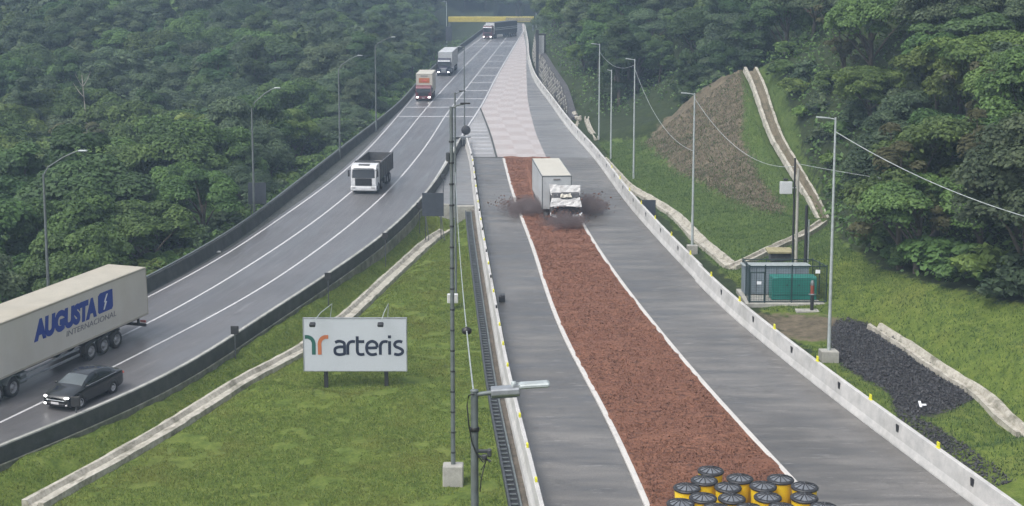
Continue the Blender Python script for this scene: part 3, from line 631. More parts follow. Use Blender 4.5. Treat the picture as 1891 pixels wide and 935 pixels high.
def cab(t, w, hgt, dep, body, y0=0.0, zb=.55, glass='glass', slope=.18, sleeper=0.0, lights=True, visor=None, grille='black', lower=None):
    # flat-fronted lorry cab, front at y=0 and back at y=-dep
    zt = hgt; zw = zb + (zt - zb) * .40
    prof = [(y0-dep, zb), (y0-.1, zb), (y0, zb+.15), (y0, zw), (y0-slope, zt-.35), (y0-slope-.25, zt-.06), (y0-slope-.5, zt), (y0-dep+.1, zt+sleeper), (y0-dep, zt+sleeper-.1)]
    MB().prism(prof, -w/2, w/2, .06).build('cab', M[body], t)
    d = .012
    zs0, zs1 = zw+.05, zt-.42; ys = lambda z: y0 - slope*(z-zw)/(zt-.35-zw)
    m = MB(); k = 5; vs = []
    for i in range(k+1):
        x = -w/2+.12 + (w-.24)*i/k; bow = .05*(1-(2*i/k-1)**2)
        vs += [(x, ys(zs0)+d+bow, zs0), (x*.97, ys(zs1)+d+bow, zs1)]
    m.add(vs, [(2*i, 2*i+2, 2*i+3, 2*i+1) for i in range(k)])
    m.add([(x, y-.05, z) for x, y, z in vs], [(2*i, 2*i+1, 2*i+3, 2*i+2) for i in range(k)])
    m.build('windscreen', M[glass], t)
    for s in (-1, 1):
        MB().prism([(y0-.22, zs0), (y0-.3-slope*.6, zs1-.02), (y0-1.15, zs1-.02), (y0-1.15, zs0)], s*(w/2+.008)-.01, s*(w/2+.008)+.01).build('side_window', M['glass'], t)
        MB().box((s*(w/2+.17), y0+.05, zs0+.45), (.16, .12, .62), .03).box((s*(w/2+.07), y0, zs0+.75), (.22, .05, .05)).build('mirror', M['black'], t)
    MB().box((0, y0+.02, zb+.5), (w*.66, .06, .72), .02).box((0, y0+.05, zb+.68), (w*.56, .03, .05)).box((0, y0+.05, zb+.5), (w*.56, .03, .05)).build('grille', M[grille], t)
    MB().prism([(y0-.45, .32), (y0+.06, .32), (y0+.14, .42), (y0+.14, .72), (y0+.03, .78), (y0-.45, .78)], -w/2-.01, w/2+.01, .03).build('bumper', M[lower or body], t)
    MB().box((0, y0+.15, .5), (.42, .02, .13)).build('number_plate', M['plate'], t)
    for s in (-1, 1):
        MB().box((s*(w/2-.3), y0+.15, .62 if lights else .68), (.36, .05, .19), .02).build('headlight', M['lamp_on' if lights else 'lamp_off'], t)
    if visor: MB().prism([(y0-slope+.02, zt-.38), (y0-slope+.32, zt-.5), (y0-slope+.3, zt-.56), (y0-slope+.0, zt-.42)], -w/2+.05, w/2-.05).build('sun_visor', M[visor], t)
def chassis(t, y0, y1, w=.9, z=.75):
    m = MB()
    for s in (-1, 1): m.box((s*w/2, (y0+y1)/2, z+.1), (.1, y0-y1, .26))
    for k in range(5): m.box((0, y1+(y0-y1)*(k+.5)/5, z+.1), (w, .12, .2))
    return m.build('chassis', M['chassis'], t)
def cargo(t, w, z0, z1, y0, y1, mat, roof, trim='steel', name='cargo_box'):
    MB().box((0, (y0+y1)/2, (z0+z1)/2), (w, y0-y1, z1-z0), .03).build(name, M[mat], t)
    MB().box((0, (y0+y1)/2, z1+.004), (w-.12, y0-y1-.12, .03), .01).build('roof_panel', M[roof], t)
    m = MB(); e = .045
    for s in (-1, 1):
        m.box((s*w/2, (y0+y1)/2, z1-.05), (e, y0-y1+.02, .12), .01).box((s*w/2, (y0+y1)/2, z0+.05), (e, y0-y1+.02, .12), .01)
        for yy in (y0, y1): m.box((s*(w/2-.02), yy, (z0+z1)/2), (.08, e, z1-z0-.01), .01)
    for yy in (y0, y1): m.box((0, yy, z1-.05), (w, e, .1), .01)
    m.build('edge_trim', M[trim], t)
# --- the articulated lorry at the left edge: placed by its wheel contact points
WA, WC, WT = P(169.5, 665), P(214.7, 643), P(23, 733)
hd = (WT - WC); hd.z = 0; hd.normalize(); rt = Vector((hd.y, -hd.x, 0))            # vehicle right
art = thing('articulated_lorry', 'cream articulated lorry with blue lettering on its trailer at the left edge of the photo', 'lorry', (0, 0, 0))
def sidey(px, z, sgn):                                                           # distance along the lorry where its near side crosses a pixel column
    lo, hi = -30.0, 30.0
    base = WA + Vector((0, 0, z)) + NEAR * .02
    f = lambda s: proj(*(base + hd * s))[0] - px
    for _ in range(60):
        mid = (lo + hi) / 2
        if f(lo) * f(mid) <= 0: hi = mid
        else: lo = mid
    return lo
NEAR = rt if rt.dot(Vector((0, -1, 0))) > 0 else -rt                                  # side facing the camera
NS = 1 if NEAR.dot(rt) > 0 else -1
ORG = WA - NEAR * 1.27                                                            # centre line at the first trailer axle
art.location = ORG; art.rotation_euler = (0, 0, math.atan2(-hd.x, hd.y))
yr = sidey(271, 2.6, 0)                                                         # rear face
yf = yr + 14.6; Z0, Z1 = 1.22, 4.18
cargo(art, 2.6, Z0, Z1, yf, yr, 'trailer', 'trailer_roof', 'trailer_roof', 'trailer_box')
chassis(art, yf - 3, yr + .2, 1.0, .85)
sp = (WC - WA).length / 2
for k in range(3):
    for s in (-1, 1): wheel(art, s*1.12, -k*1.27, .53, .36, s)
ydr = (WT - WA).dot(hd)
for s in (-1, 1):
    wheel(art, s*1.1, ydr, .53, .5, s); wheel(art, s*1.1, ydr + 1.3, .53, .5, s); wheel(art, s*1.12, ydr + 4.6, .53, .33, s)
for yy in (ydr, ):
    for s in (-1, 1):
        m = MB(); a = [(.66*math.cos(q), .66*math.sin(q)) for q in np.linspace(R(25), R(155), 9)]
        vs = [(s*1.12 + dx, yy + p, .53 + q) for p, q in a for dx in (-.3, .3)]; m.add(vs, [(2*i, 2*i+1, 2*i+3, 2*i+2) for i in range(8)]); m.build('mudguard', M['pole_grey'], art)
MB().box((NS*1.2, .72, .78), (.04, .5, .5), .01).box((0, -1.3, 1.0), (2.3, 3.6, .12)).build('axle_frame', M['chassis'], art)
m = MB()
for z in (.62, .95): m.box((NS*1.2, 3.6, z), (.04, 5.2, .13), .01)
m.build('side_guard', M['steel'], art)
MB().box((NS*.95, 6.1, .75), (.5, .9, .6), .04).box((NS*.9, 7.6, .72), (.35, .35, .75), .02).box((NS*.5, 7.6, .9), (.9, .12, .12)).build('landing_gear', M['pole_grey'], art)
MB().box((0, yr + .15, .55), (2.4, .14, .18), .02).box((-.7, yr + .2, .85), (.12, .12, .6)).box((.7, yr + .2, .85), (.12, .12, .6)).build('rear_bumper', M['chassis'], art)
for s in (-1, 1): MB().box((s*.95, yr + .06, .75), (.4, .06, .14), .01).build('tail_light', M['red_ink'], art)
tr = bpy.data.objects.new('tractor_cab', None); COL.objects.remove(tr) if tr.name in COL.objects else None
def cab_at(t, yoff, **k): cab(t, y0=yoff, **k)
cab_at(art, ydr + 5.9, w=2.5, hgt=3.6, dep=2.3, body='white_pnt', zb=.9, lights=True)
chassis(art, ydr + 4.4, ydr - .9, .9, .6)
# lettering on the near side
def flat(fn, s=1.0):                                                            # text plane -> lorry side: u grows to the rear when NS is the left side
    pass
def text_mesh(body, size, sx, shear, offs, name, mat, parent, ext=.006):
    cu = bpy.data.curves.new(name, 'FONT'); cu.body = body; cu.size = size; cu.shear = shear; cu.offset = offs; cu.extrude = ext; cu.resolution_u = 4
    tmp = bpy.data.objects.new(name + '_tmp', cu); COL.objects.link(tmp); bpy.context.view_layer.update()
    me = bpy.data.meshes.new_from_object(tmp.evaluated_get(bpy.context.evaluated_depsgraph_get())); bpy.data.objects.remove(tmp); bpy.data.curves.remove(cu)
    me.materials.clear(); me.materials.append(mat); me.name = name
    return link(bpy.data.objects.new(name, me), parent)
def fit_text(o, u0, u1, v0, v1):                                                 # stretch mesh into a rectangle (x:u, y:v)
    n = len(o.data.vertices); a = np.empty(n*3, np.float32); o.data.vertices.foreach_get('co', a); a = a.reshape(-1, 3)
    mn, mx = a.min(0), a.max(0)
    a[:, 0] = u0 + (a[:, 0]-mn[0])/(mx[0]-mn[0])*(u1-u0); a[:, 1] = v0 + (a[:, 1]-mn[1])/(mx[1]-mn[1])*(v1-v0); o.data.vertices.foreach_set('co', a.ravel()); o.data.update()
side_rot = Matrix.Rotation(R(90), 3, 'Z') @ Matrix.Rotation(R(90), 3, 'X') if NS > 0 else Matrix.Rotation(R(-90), 3, 'Z') @ Matrix.Rotation(R(90), 3, 'X')
def on_side(o, lift=.012):
    # plane x -> along the side as read from outside, plane y -> up
    o.rotation_euler = side_rot.to_euler(); o.location = (NS*(1.3+lift), 0, 0)
U = (lambda y: y) if NS > 0 else (lambda y: -y)
def zside(px, py):                                                               # height on the near side at a pixel
    s = sidey(px, 2.6, 0); b0 = ORG + NEAR*1.3 + hd*s
    zs = np.linspace(0, 5, 501); q = [proj(b0.x, b0.y, z)[1] for z in zs]; return s, float(zs[int(np.argmin([abs(k-py) for k in q]))])
a0, b0 = zside(62, 627); a1, b1 = zside(178, 547.5); a2, b2 = zside(62, 590); a3, b3 = zside(178, 590)
u0, u1 = sorted((U(a0), U(a1)))
o = text_mesh('AUGUSTA', 1, 1, .18, .07, 'lettering', M['blue_ink'], art); fit_text(o, u0, u1, 2.42, 3.62); on_side(o)
c0, d0 = zside(121, 617); c1, d1 = zside(213, 575)
v0, v1 = sorted((U(c0), U(c1)))
o = text_mesh('INTERNACIONAL', 1, 1, .15, .0, 'lettering', M['grey_ink'], art); fit_text(o, v0, v1, 1.98, 2.3); on_side(o)
e0 = sidey(180.5, 2.6, 0); e1 = sidey(209, 2.6, 0); q0, q1 = sorted((U(e0), U(e1)))
m = MB(); W_ = q1 - q0; ez0, ez1 = 2.5, 3.68
pts = [(q0+.10, ez0), (q1-.18, ez0), (q1-.04, ez0+.14), (q1, ez1-.04), (q1-.04, ez1), (q0+.3, ez1), (q0+.1, ez1-.14), (q0, ez0+.1)]
m.add([(a, b, 0) for a, b in pts], [tuple(range(8))]); m.add([(a, b, .006) for a, b in pts], [tuple(range(8))]); o = m.build('emblem', M['blue_ink'], art); on_side(o)
m = MB(); cx_, cz_ = (q0+q1)/2, (ez0+ez1)/2
for z in (.008,):
    m.add([(cx_-.25, cz_-.45, z), (cx_-.12, cz_-.45, z), (cx_+.12, cz_-.08, z), (cx_-.02, cz_+.0, z)], [(0, 1, 2, 3)])
    m.add([(cx_-.14, cz_+.0, z), (cx_+.0, cz_+.02, z), (cx_+.3, cz_+.42, z), (cx_+.14, cz_+.42, z)], [(0, 1, 2, 3)])
    m.add([(cx_-.14, cz_+.0, z), (cx_+.04, cz_-.1, z), (cx_+.18, cz_-.04, z), (cx_+.0, cz_+.06, z)], [(0, 1, 2, 3)])
em = m.build('emblem_mark', M['white_ink'], o)
# --- black saloon car
def saloon():
    t = thing('saloon_car', 'black saloon car with headlights on beside the median barrier', 'car')
    L, S = 4.6, []
    # stations: y from the front, [half width, z] from sill up over the roof to the centre line
    def st(y, hw, zs, zb, hood, rw=None, rz=None):
        rw = rw if rw is not None else hw * .72
        rz = rz if rz is not None else hood
        return [(y, hw*.92, zs), (y, hw, zs+.12), (y, hw, (zs+zb)/2+.04), (y, hw*.985, zb-.04), (y, hw*.955, zb), (y, rw+(hw*.955-rw)*.5, (zb+rz)/2+.03*(rz > zb+.15)), (y, rw, rz-.025), (y, rw*.8, rz), (y, rw*.4, rz+.015), (y, 0, rz+.02)]
    S = [st(0, .64, .34, .56, .72), st(-.1, .8, .25, .73, .82), st(-.36, .86, .22, .83, .93), st(-.75, .89, .2, .91, 1.0), st(-1.08, .9, .2, .96, 1.06, .76, 1.065),
         st(-1.55, .9, .2, .98, 1.29, .68, 1.30), st(-2.02, .9, .2, .99, 1.47, .62, 1.48), st(-2.6, .9, .2, 1.0, 1.52, .6, 1.53), st(-3.25, .9, .2, 1.02, 1.48, .59, 1.49), st(-3.78, .89, .2, 1.05, 1.34, .6, 1.35),
         st(-4.12, .88, .21, 1.04, 1.14, .66, 1.14), st(-4.38, .86, .24, 1.03, 1.09), st(-4.56, .8, .3, .96, 1.03), st(-4.62, .7, .38, .82, .9)]
    A = np.array(S); n, k = A.shape[:2]
    def cr(A, m):                                      # Catmull-Rom along axis 0
        n = len(A); out = []
        for i in range(n-1):
            p0, p1, p2, p3 = A[max(i-1, 0)], A[i], A[i+1], A[min(i+2, n-1)]
            for j in range(m):
                q = j/m; out.append(.5*((2*p1)+(-p0+p2)*q+(2*p0-5*p1+4*p2-p3)*q*q+(-p0+3*p1-3*p2+p3)*q**3))
        out.append(A[-1]); return np.array(out)
    B = cr(A, 4); B = np.swapaxes(cr(np.swapaxes(B, 0, 1), 3), 0, 1)
    ns, nk = B.shape[:2]
    parts = {'body': MB(), 'windscreen': MB(), 'rear_window': MB(), 'side_window': MB(), 'side_window2': MB()}
    for sgn in (1, -1):
        def q(i, j): y, x, z = B[i, j]; return (sgn*x, y, z)
        for i in range(ns-1):
            for j in range(nk-1):
                a, b_ = i/4, j/3; w = 'body'
                if 4.15 <= a < 5.75 and b_ >= 6.0: w = 'windscreen'
                elif 8.25 <= a < 9.75 and b_ >= 6.3: w = 'rear_window'
                elif 4.8 <= a < 9.2 and 4.35 <= b_ < 5.7 and not (6.75 <= a < 7.0): w = 'side_window' if sgn > 0 else 'side_window2'
                parts[w].add([q(i, j), q(i+1, j), q(i+1, j+1), q(i, j+1)], [(0, 1, 2, 3)], True)
    for nm, mt in (('body', 'car_black'), ('windscreen', 'glass_light'), ('rear_window', 'glass'), ('side_window', 'glass'), ('side_window2', 'glass')):
        o = parts[nm].build('side_window' if nm == 'side_window2' else nm, M[mt], t)
        bm = bmesh.new(); bm.from_mesh(o.data); bmesh.ops.remove_doubles(bm, verts=bm.verts, dist=.0008); bmesh.ops.recalc_face_normals(bm, faces=bm.faces); bm.to_mesh(o.data); bm.free()
    MB().box((0, -2.3, .3), (1.5, 4.2, .2), .05).build('floor_pan', M['chassis'], t)
    for y in (-.86, -3.52):
        for s in (-1, 1):
            m = MB().lathe([(.41, -.02), (.41, .03), (.30, .035)], 24, Matrix.Translation((s*.875, y, .34)) @ Matrix.Rotation(R(90)*s, 4, 'Y')); m.build('wheel_arch', M['black'], t)
            wheel(t, s*.82, y, .34, .22, s, 'alloy')
    for s in (-1, 1):
        MB().box((s*.64, -.12, .745), (.24, .2, .1), .04, ('Z', -s*.5)).build('headlight', M['lamp_on'], t)
        MB().box((s*1.0, -1.4, 1.05), (.2, .1, .12), .03).build('mirror', M['car_black'], t)
        MB().box((s*.7, -4.57, .86), (.32, .1, .12), .03).build('tail_light', M['red_ink'], t)
        MB().box((s*.66, -.03, .38), (.12, .1, .08), .02, ('Z', -s*.4)).build('fog_light', M['lamp_on' if s > 0 else 'lamp_off'], t)
        m = MB().tube([(s*.885, -1.35, 1.03), (s*.885, -2.4, 1.045), (s*.875, -3.9, 1.07)], .016, 5); m.build('window_trim', M['steel'], t)
    MB().box((0, .035, .46), (.48, .03, .12), .01).build('number_plate', M['plate'], t)
    MB().box((0, .0, .60), (1.1, .08, .05), .015).build('grille_bar', M['steel'], t); MB().box((0, .0, .38), (1.1, .06, .16), .02).build('grille', M['black'], t)
    return t
car = saloon(); A_, B_ = P(151, 754), P(208.5, 726.5)
h2 = (A_ - B_).normalized(); r2 = Vector((h2.y, -h2.x, 0)); nr = r2 if r2.y < 0 else -r2
org = (A_ + B_)/2 - nr*.9 + h2*2.19
car.location = (org.x, org.y, 0); car.rotation_euler = (0, 0, math.atan2(-h2.x, h2.y))
# --- white tipper lorry
t = thing('tipper_lorry', 'white cab lorry with an open dark tipper body in the middle highway lane', 'lorry')
cab(t, 2.48, 2.8, 2.0, 'white_pnt', zb=.7, lights=False, slope=.22)
MB().box((0, -.6, 2.79), (1.1, .35, .12), .04).build('roof_hatch', M['black'], t)
MB().box((0, -.05, 2.58), (2.0, .4, .1), .05).build('sun_visor', M['white_pnt'], t)
chassis(t, -1.6, -8.6)
m = MB(); w_, y0_, y1_, z0_, z1_ = 2.5, -2.2, -9.4, 1.1, 2.75
for s in (-1, 1):
    m.box((s*w_/2, (y0_+y1_)/2, (z0_+z1_)/2), (.07, y0_-y1_, z1_-z0_), .01)
    for k in range(7): m.box((s*(w_/2+.05), y0_-.3-k*1.1, (z0_+z1_)/2), (.09, .12, z1_-z0_-.02), .01)
    m.box((s*(w_/2+.02), (y0_+y1_)/2, z1_), (.14, y0_-y1_, .1), .01)
m.box((0, y0_, (z0_+z1_)/2+.1), (w_, .08, z1_-z0_+.2), .01).box((0, y1_, (z0_+z1_)/2), (w_, .08, z1_-z0_), .01).box((0, (y0_+y1_)/2, z0_+.05), (w_, y0_-y1_, .1))
m.build('tipper_body', M['tipper'], t)
m = MB(); vs = [(-1.2+2.4*i/6, y0_-.05+(y1_-y0_+.1)*j/10, 1.7+.2*math.sin(math.pi*i/6)+.06*random.random()) for j in range(11) for i in range(7)]
m.add(vs, [(j*7+i, j*7+i+1, j*7+i+8, j*7+i+7) for j in range(10) for i in range(6)], True); m.build('cargo_cover', M['tarp'], t)
for s in (-1, 1):
    for y in (-1.25, -3.0, -6.2, -7.5): wheel(t, s*1.1, y, .51, .34, s)
    MB().box((s*1.1, -4.4, .75), (.5, 1.1, .6), .05).build('fuel_tank', M['steel_dark'], t)
def mid(y): return (float(X(c_l1, y)) + float(X(c_l2, y)))/2
pf = P(686, 359)
_, rz = place_on(c_l1, pf.y); t.location = (pf.x - .75, pf.y, 0); t.rotation_euler = (0, 0, rz)
# --- red box lorry, navy semi, far lorry in the left lane
t = thing('box_lorry', 'red cab lorry with cream box body following the white tipper in the left lane', 'lorry')
cab(t, 2.45, 2.35, 1.9, 'red', zb=.6, slope=.12, lower='red')
cargo(t, 2.55, 1.05, 4.1, -2.0, -9.2, 'box_cream', 'box_cream', 'box_cream')
MB().box((0, -1.985, 3.75), (1.15, .04, .16), .01).build('vent_plate', M['tarp'], t)
MB().box((0, -1.985, 3.05), (1.7, .04, .75), .01).build('front_panel', M['orange_ink'], t)
MB().box((0, -1.96, 3.0), (.8, .03, .3), .01).build('badge', M['red_ink'], t)
chassis(t, -1.6, -9.0)
for s in (-1, 1):
    for y in (-1.2, -6.4, -7.6): wheel(t, s*1.08, y, .5, .34, s)
    MB().box((s*1.12, -3.4, .75), (.45, 1.2, .55), .05).build('fuel_tank', M['steel_dark'], t)
pf = P(782, 187); _, rz = place_on(c_le, pf.y); t.location = (pf.x, pf.y, 0); t.rotation_euler = (0, 0, rz)
t = thing('articulated_lorry', 'navy bonneted lorry with pale visor and tall white trailer behind the red lorry', 'lorry')
cab(t, 2.4, 3.2, 1.9, 'navy', y0=-1.1, zb=.7, slope=.2, lower='navy', visor='white_ink')
MB().prism([(-1.15, .75), (.05, .75), (.1, .95), (.05, 1.35), (-.15, 1.62), (-1.15, 1.95)], -.75, .75, .08).build('bonnet', M['navy'], t)
for s in (-1, 1):
    MB().prism([(-1.5, .8), (-1.3, 1.25), (-.4, 1.2), (.0, .95), (.02, .55), (-.2, .5), (-.4, .9), (-1.2, .95)], s*.95-.25, s*.95+.25, .05).build('mudguard', M['navy'], t)
    MB().box((s*.92, .03, .72), (.3, .08, .24), .03).build('headlight', M['lamp_on'], t)
    MB().box((s*.8, -1.28, 2.72), (.26, .06, .13), .02).build('marker_lamp', M['lamp_off'], t)
MB().box((0, .1, 1.05), (.9, .06, .75), .02).build('grille', M['steel'], t); MB().box((0, .05, .55), (2.3, .2, .28), .04).build('bumper', M['navy'], t)
MB().box((0, -1.27, 2.72), (.5, .06, .16), .02).build('marker_lamp', M['lamp_off'], t)
cargo(t, 2.6, 1.25, 4.25, -3.6, -17.0, 'box_grey', 'white_pnt', 'box_grey', 'trailer_box'); chassis(t, -1, -16.8)
for s in (-1, 1):
    for y in (-.75, -4.6, -5.9, -13.5, -14.8, -16.1): wheel(t, s*1.08, y, .52, .36, s)
    MB().box((s*1.1, -3.0, .8), (.5, 1.2, .6), .06).build('fuel_tank', M['steel'], t)
pf = P(819, 141); _, rz = place_on(c_le, pf.y); t.location = (pf.x, pf.y, 0); t.rotation_euler = (0, 0, rz)
t = thing('articulated_lorry', 'maroon cab lorry pulling a dark striped trailer round the far bend under the yellow beam', 'lorry')
cab(t, 2.5, 3.5, 2.1, 'maroon', zb=.7, slope=.15, visor='white_ink', lower='maroon')
MB().box((0, -.9, 3.6), (2.1, 1.2, .35), .1).build('roof_fairing', M['box_grey'], t)
m = bpy.data.objects.new('trailer_box', None)
tb = MB().box((0, -7, 2.6), (2.6, 13.6, 3.2), .03).build('trailer_box', M['board'], t); tb.location = (0, -2.6, 0); tb.rotation_euler = (0, 0, R(-13))
for z in (2.3, 2.75): 
    o = MB().box((0, -7, z), (2.64, 13.5, .13)).build('trailer_stripe', M['box_grey'], tb)
o = MB().box((0, -.15, 2.7), (2.62, .1, 3.0)).build('trailer_front', M['white_pnt'], tb)
chassis(t, -.5, -5)
for s in (-1, 1):
    for y in (-1.2, -3.6, -4.8): wheel(t, s*1.08, y, .52, .36, s)
    for y in (-10.5, -11.8, -13.1): wheel(tb, s*1.12, y, .52, .36, s)
pf = P(900, 72.5); t.location = (pf.x, pf.y, 0); t.rotation_euler = (0, 0, math.pi - R(14))
# --- the runaway lorry in the gravel bed
t = thing('box_lorry', 'wrecked white box lorry ploughing through the red gravel bed', 'lorry')
BL, BR_, BK = P(999, 395, .25), P(1055, 389, .25), None
y_ = BL.y; rzr = math.atan2(-(float(X(c_gl, y_+3)-X(c_gl, y_-9))/12 - .005), 1)
cargo(t, 2.6, .75, 3.75, 0, -10.2, 'box_grey', 'box_cream', 'pole_grey')
MB().box((0, .03, 3.42), (.62, .05, .13), .01).build('vent_plate', M['tarp'], t)
m = MB(); m.box((0, -5, .5), (1.0, 10, .3)).box((0, .9, .45), (1.0, 2.2, .3)); m.build('chassis', M['chassis'], t)
for s in (-1, 1):
    for y in (-7.2, -8.5): w1 = wheel(t, s*1.1, y, .52, .36, s); w1.location.z = .3
    w1 = wheel(t, s*1.08, 1.3, .52, .33, s); w1.location.z = .22
def crumple(name, pts, mat, nu, nv, amp, seed, thick=.03):
    # sheet between four corners, dented, with real thickness
    r = np.random.default_rng(seed); a, b_, c_, d_ = [Vector(p) for p in pts]; m = MB(); vs = []
    nrm = (b_-a).cross(d_-a).normalized()
    for j in range(nv+1):
        for i in range(nu+1):
            u, v = i/nu, j/nv; p = a.lerp(b_, u).lerp(d_.lerp(c_, u), v)
            e = amp*(r.random()-.5)*2; vs.append(p + nrm*e + Vector((0, 0, -.10*amp/.08*math.sin(math.pi*u) if j == nv else 0)))
    q = len(vs); vs += [p - nrm*thick for p in vs]
    f = [(j*(nu+1)+i, j*(nu+1)+i+1, (j+1)*(nu+1)+i+1, (j+1)*(nu+1)+i) for j in range(nv) for i in range(nu)]
    f += [tuple(x+q for x in g[::-1]) for g in f]
    rim = [i for i in range(nu)] + [j*(nu+1)+nu for j in range(nv)] + [nv*(nu+1)+i for i in range(nu, 0, -1)] + [j*(nu+1) for j in range(nv, 0, -1)]
    f += [(rim[i], rim[(i+1) % len(rim)], rim[(i+1) % len(rim)]+q, rim[i]+q) for i in range(len(rim))]
    m.add(vs, f); return m.build(name, M[mat], t)
ox = -.6
MB().prism([(.25, .5), (2.0, .5), (2.1, .9), (1.75, 1.75), (1.45, 2.45), (.9, 2.55), (.25, 2.5)], ox-1.25, ox+1.25, .07).build('cab', M['wreck'], t)
crumple('roof_fairing', [(ox-1.28, 1.45, 2.2), (ox+1.28, 1.5, 2.25), (ox+1.36, .8, 3.12), (ox-1.4, .76, 3.02)], 'white_wreck', 9, 4, .05, 3)
crumple('windscreen', [(ox-1.05, 1.85, 1.85), (ox+1.05, 1.87, 1.85), (ox+1.0, 1.5, 2.3), (ox-1.0, 1.48, 2.3)], 'black', 6, 2, .03, 4)
crumple('bonnet_panel', [(ox-1.36, 2.4, 1.38), (ox+1.45, 2.4, 1.42), (ox+1.22, 1.74, 2.08), (ox-1.25, 1.74, 2.06)], 'white_wreck', 9, 5, .06, 5)
crumple('dented_panel', [(ox-.55, 1.95, 2.12), (ox+.5, 1.97, 2.15), (ox+.4, 1.6, 2.42), (ox-.45, 1.6, 2.4)], 'box_cream', 6, 3, .08, 6)
crumple('broken_bumper', [(ox-1.45, 2.5, .55), (ox-.5, 2.75, .38), (ox-.55, 2.55, .75), (ox-1.4, 2.3, .9)], 'box_grey', 6, 2, .1, 8)
crumple('broken_bumper', [(ox+.85, 2.65, .45), (ox+1.4, 2.5, .6), (ox+1.42, 2.4, .95), (ox+.9, 2.55, .85)], 'box_grey', 4, 2, .1, 9)
MB().box((ox, 2.25, 1.1), (2.1, .12, .75), .03).build('grille', M['black'], t)
MB().box((ox+.35, 2.45, 1.5), (.62, .05, .15), .01, ('X', -.3)).build('number_plate', M['plate'], t)
for s in (-1, 1):
    MB().box((ox+s*.95, 2.4, 1.42), (.26, .1, .18), .03).build('headlight', M['lamp_off'], t)
    MB().box((ox+s*1.28, 1.7, 1.9), (.14, .1, .5), .03).build('mirror', M['black'], t)
ctr = (BL + BR_)/2; t.location = (ctr.x, BL.y - .15, -.05); t.rotation_euler = (0, 0, math.pi + rzr); TRK = t
# --- the spray of gravel and dust it throws up
def dust():
    m, nt, bs = newmat('dust_volume'); nt.nodes.remove(bs)
    v = nd(nt, 'ShaderNodeVolumePrincipled'); v.inputs['Color'].default_value = (0.30, 0.25, 0.245, 1); v.inputs['Anisotropy'].default_value = 0.2
    c0 = coords(nt, 'Object'); at = nd(nt, 'ShaderNodeTexCoord')
    mp = nd(nt, 'ShaderNodeMapping'); nt.links.new(at.outputs['Generated'], mp.inputs[0]); mp.inputs['Location'].default_value = (-1, -1, -.55); mp.inputs['Scale'].default_value = (2, 2, 1.5)
    ln = nd(nt, 'ShaderNodeVectorMath', operation='LENGTH'); nt.links.new(mp.outputs[0], ln.inputs[0])
    n = noise(nt, c0, .95, 8, .75)
    a = nd(nt, 'ShaderNodeMath', operation='MULTIPLY_ADD'); a.inputs[1].default_value = 3.2; nt.links.new(n, a.inputs[0]); s = nd(nt, 'ShaderNodeMath', operation='SUBTRACT'); nt.links.new(a.outputs[0], s.inputs[0]); nt.links.new(ln.outputs['Value'], s.inputs[1]); a.inputs[2].default_value = -.8
    mr = nd(nt, 'ShaderNodeMapRange', i_From_Min=0.0, i_From_Max=0.5, i_To_Min=0.0, i_To_Max=1.6); nt.links.new(s.outputs[0], mr.inputs[0])
    nt.links.new(mr.outputs[0], v.inputs['Density']); nt.links.new(v.outputs[0], nt.nodes['Material Output'].inputs['Volume'])
    return m
DM = dust()
def puff(name, cpos, size, rz=0):
    bm = bmesh.new(); bmesh.ops.create_icosphere(bm, subdivisions=3, radius=.5)
    for q in bm.verts: q.co = Vector((q.co.x*size[0], q.co.y*size[1], max(q.co.z, -.34)*size[2]))
    o = MB().bm(bm).build(name, DM); o.location = cpos; o.rotation_euler = (0, 0, rz); o['kind'] = 'stuff'; return o
c1 = P(1040, 412, .5); puff('dust_cloud', (c1.x, c1.y, .6), (5.0, 4.2, 2.0))
c1 = P(972, 385, .5); puff('dust_cloud', (c1.x, c1.y, .6), (5.6, 7.0, 2.0))
c1 = P(1086, 385, .5); puff('dust_cloud', (c1.x, c1.y, .7), (4.0, 6.5, 2.2))
rg = np.random.default_rng(5); vs, fs = [], []
for cpx, cpy, n_, sx_, sy_, hz_ in ((1045, 415, 700, 1.7, 1.0, 1.0), (960, 385, 600, 2.0, 1.8, .7), (1092, 386, 600, 1.4, 1.8, .9)):
    p0 = P(cpx, cpy, 0)
    for _ in range(n_):
        q = Vector((p0.x + rg.normal()*sx_*.6, p0.y + rg.normal()*sy_*.6, .12 + abs(rg.normal())*hz_*.6)); s = .015 + rg.random()**2*.07; b = len(vs)
        for k in range(4): vs.append(q + Vector((rg.normal(), rg.normal(), rg.normal()))*s)
        fs += [(b, b+1, b+2), (b, b+2, b+3), (b, b+3, b+1), (b+1, b+3, b+2)]
o = np_mesh('flying_gravel', [v[:] for v in vs], fs, M['gravel'], uv=np.array([v[:2] for v in vs])); o['kind'] = 'stuff'
# a low bank of gravel pushed up in front and furrows heaped beside the lorry
def heap(px0, py0, px1, py1, wd, hh, seed):
    a, b_ = P(px0, py0), P(px1, py1); r = np.random.default_rng(seed); n, k = 26, 8; vs = []
    for i in range(n+1):
        p = a.lerp(b_, i/n); e = max(0.0, math.sin(math.pi*i/n))**.6
        for j in range(k+1):
            u = j/k*2-1; d_ = (b_-a).normalized(); rr = Vector((d_.y, -d_.x, 0)); vs.append((p + rr*u*wd + Vector((0, 0, .06 + hh*e*(1-u*u) + (r.random()-.5)*.12*e*(1-u*u))))[:])
    f = [(i*(k+1)+j, i*(k+1)+j+1, (i+1)*(k+1)+j+1, (i+1)*(k+1)+j) for i in range(n) for j in range(k)]
    o = np_mesh('gravel_heap', vs, f, M['gravel'], uv=np.array([v[:2] for v in vs]), smooth=True); o['kind'] = 'stuff'
heap(1000, 424, 1078, 420, .8, .35, 1); heap(972, 300, 994, 395, .3, .16, 2)
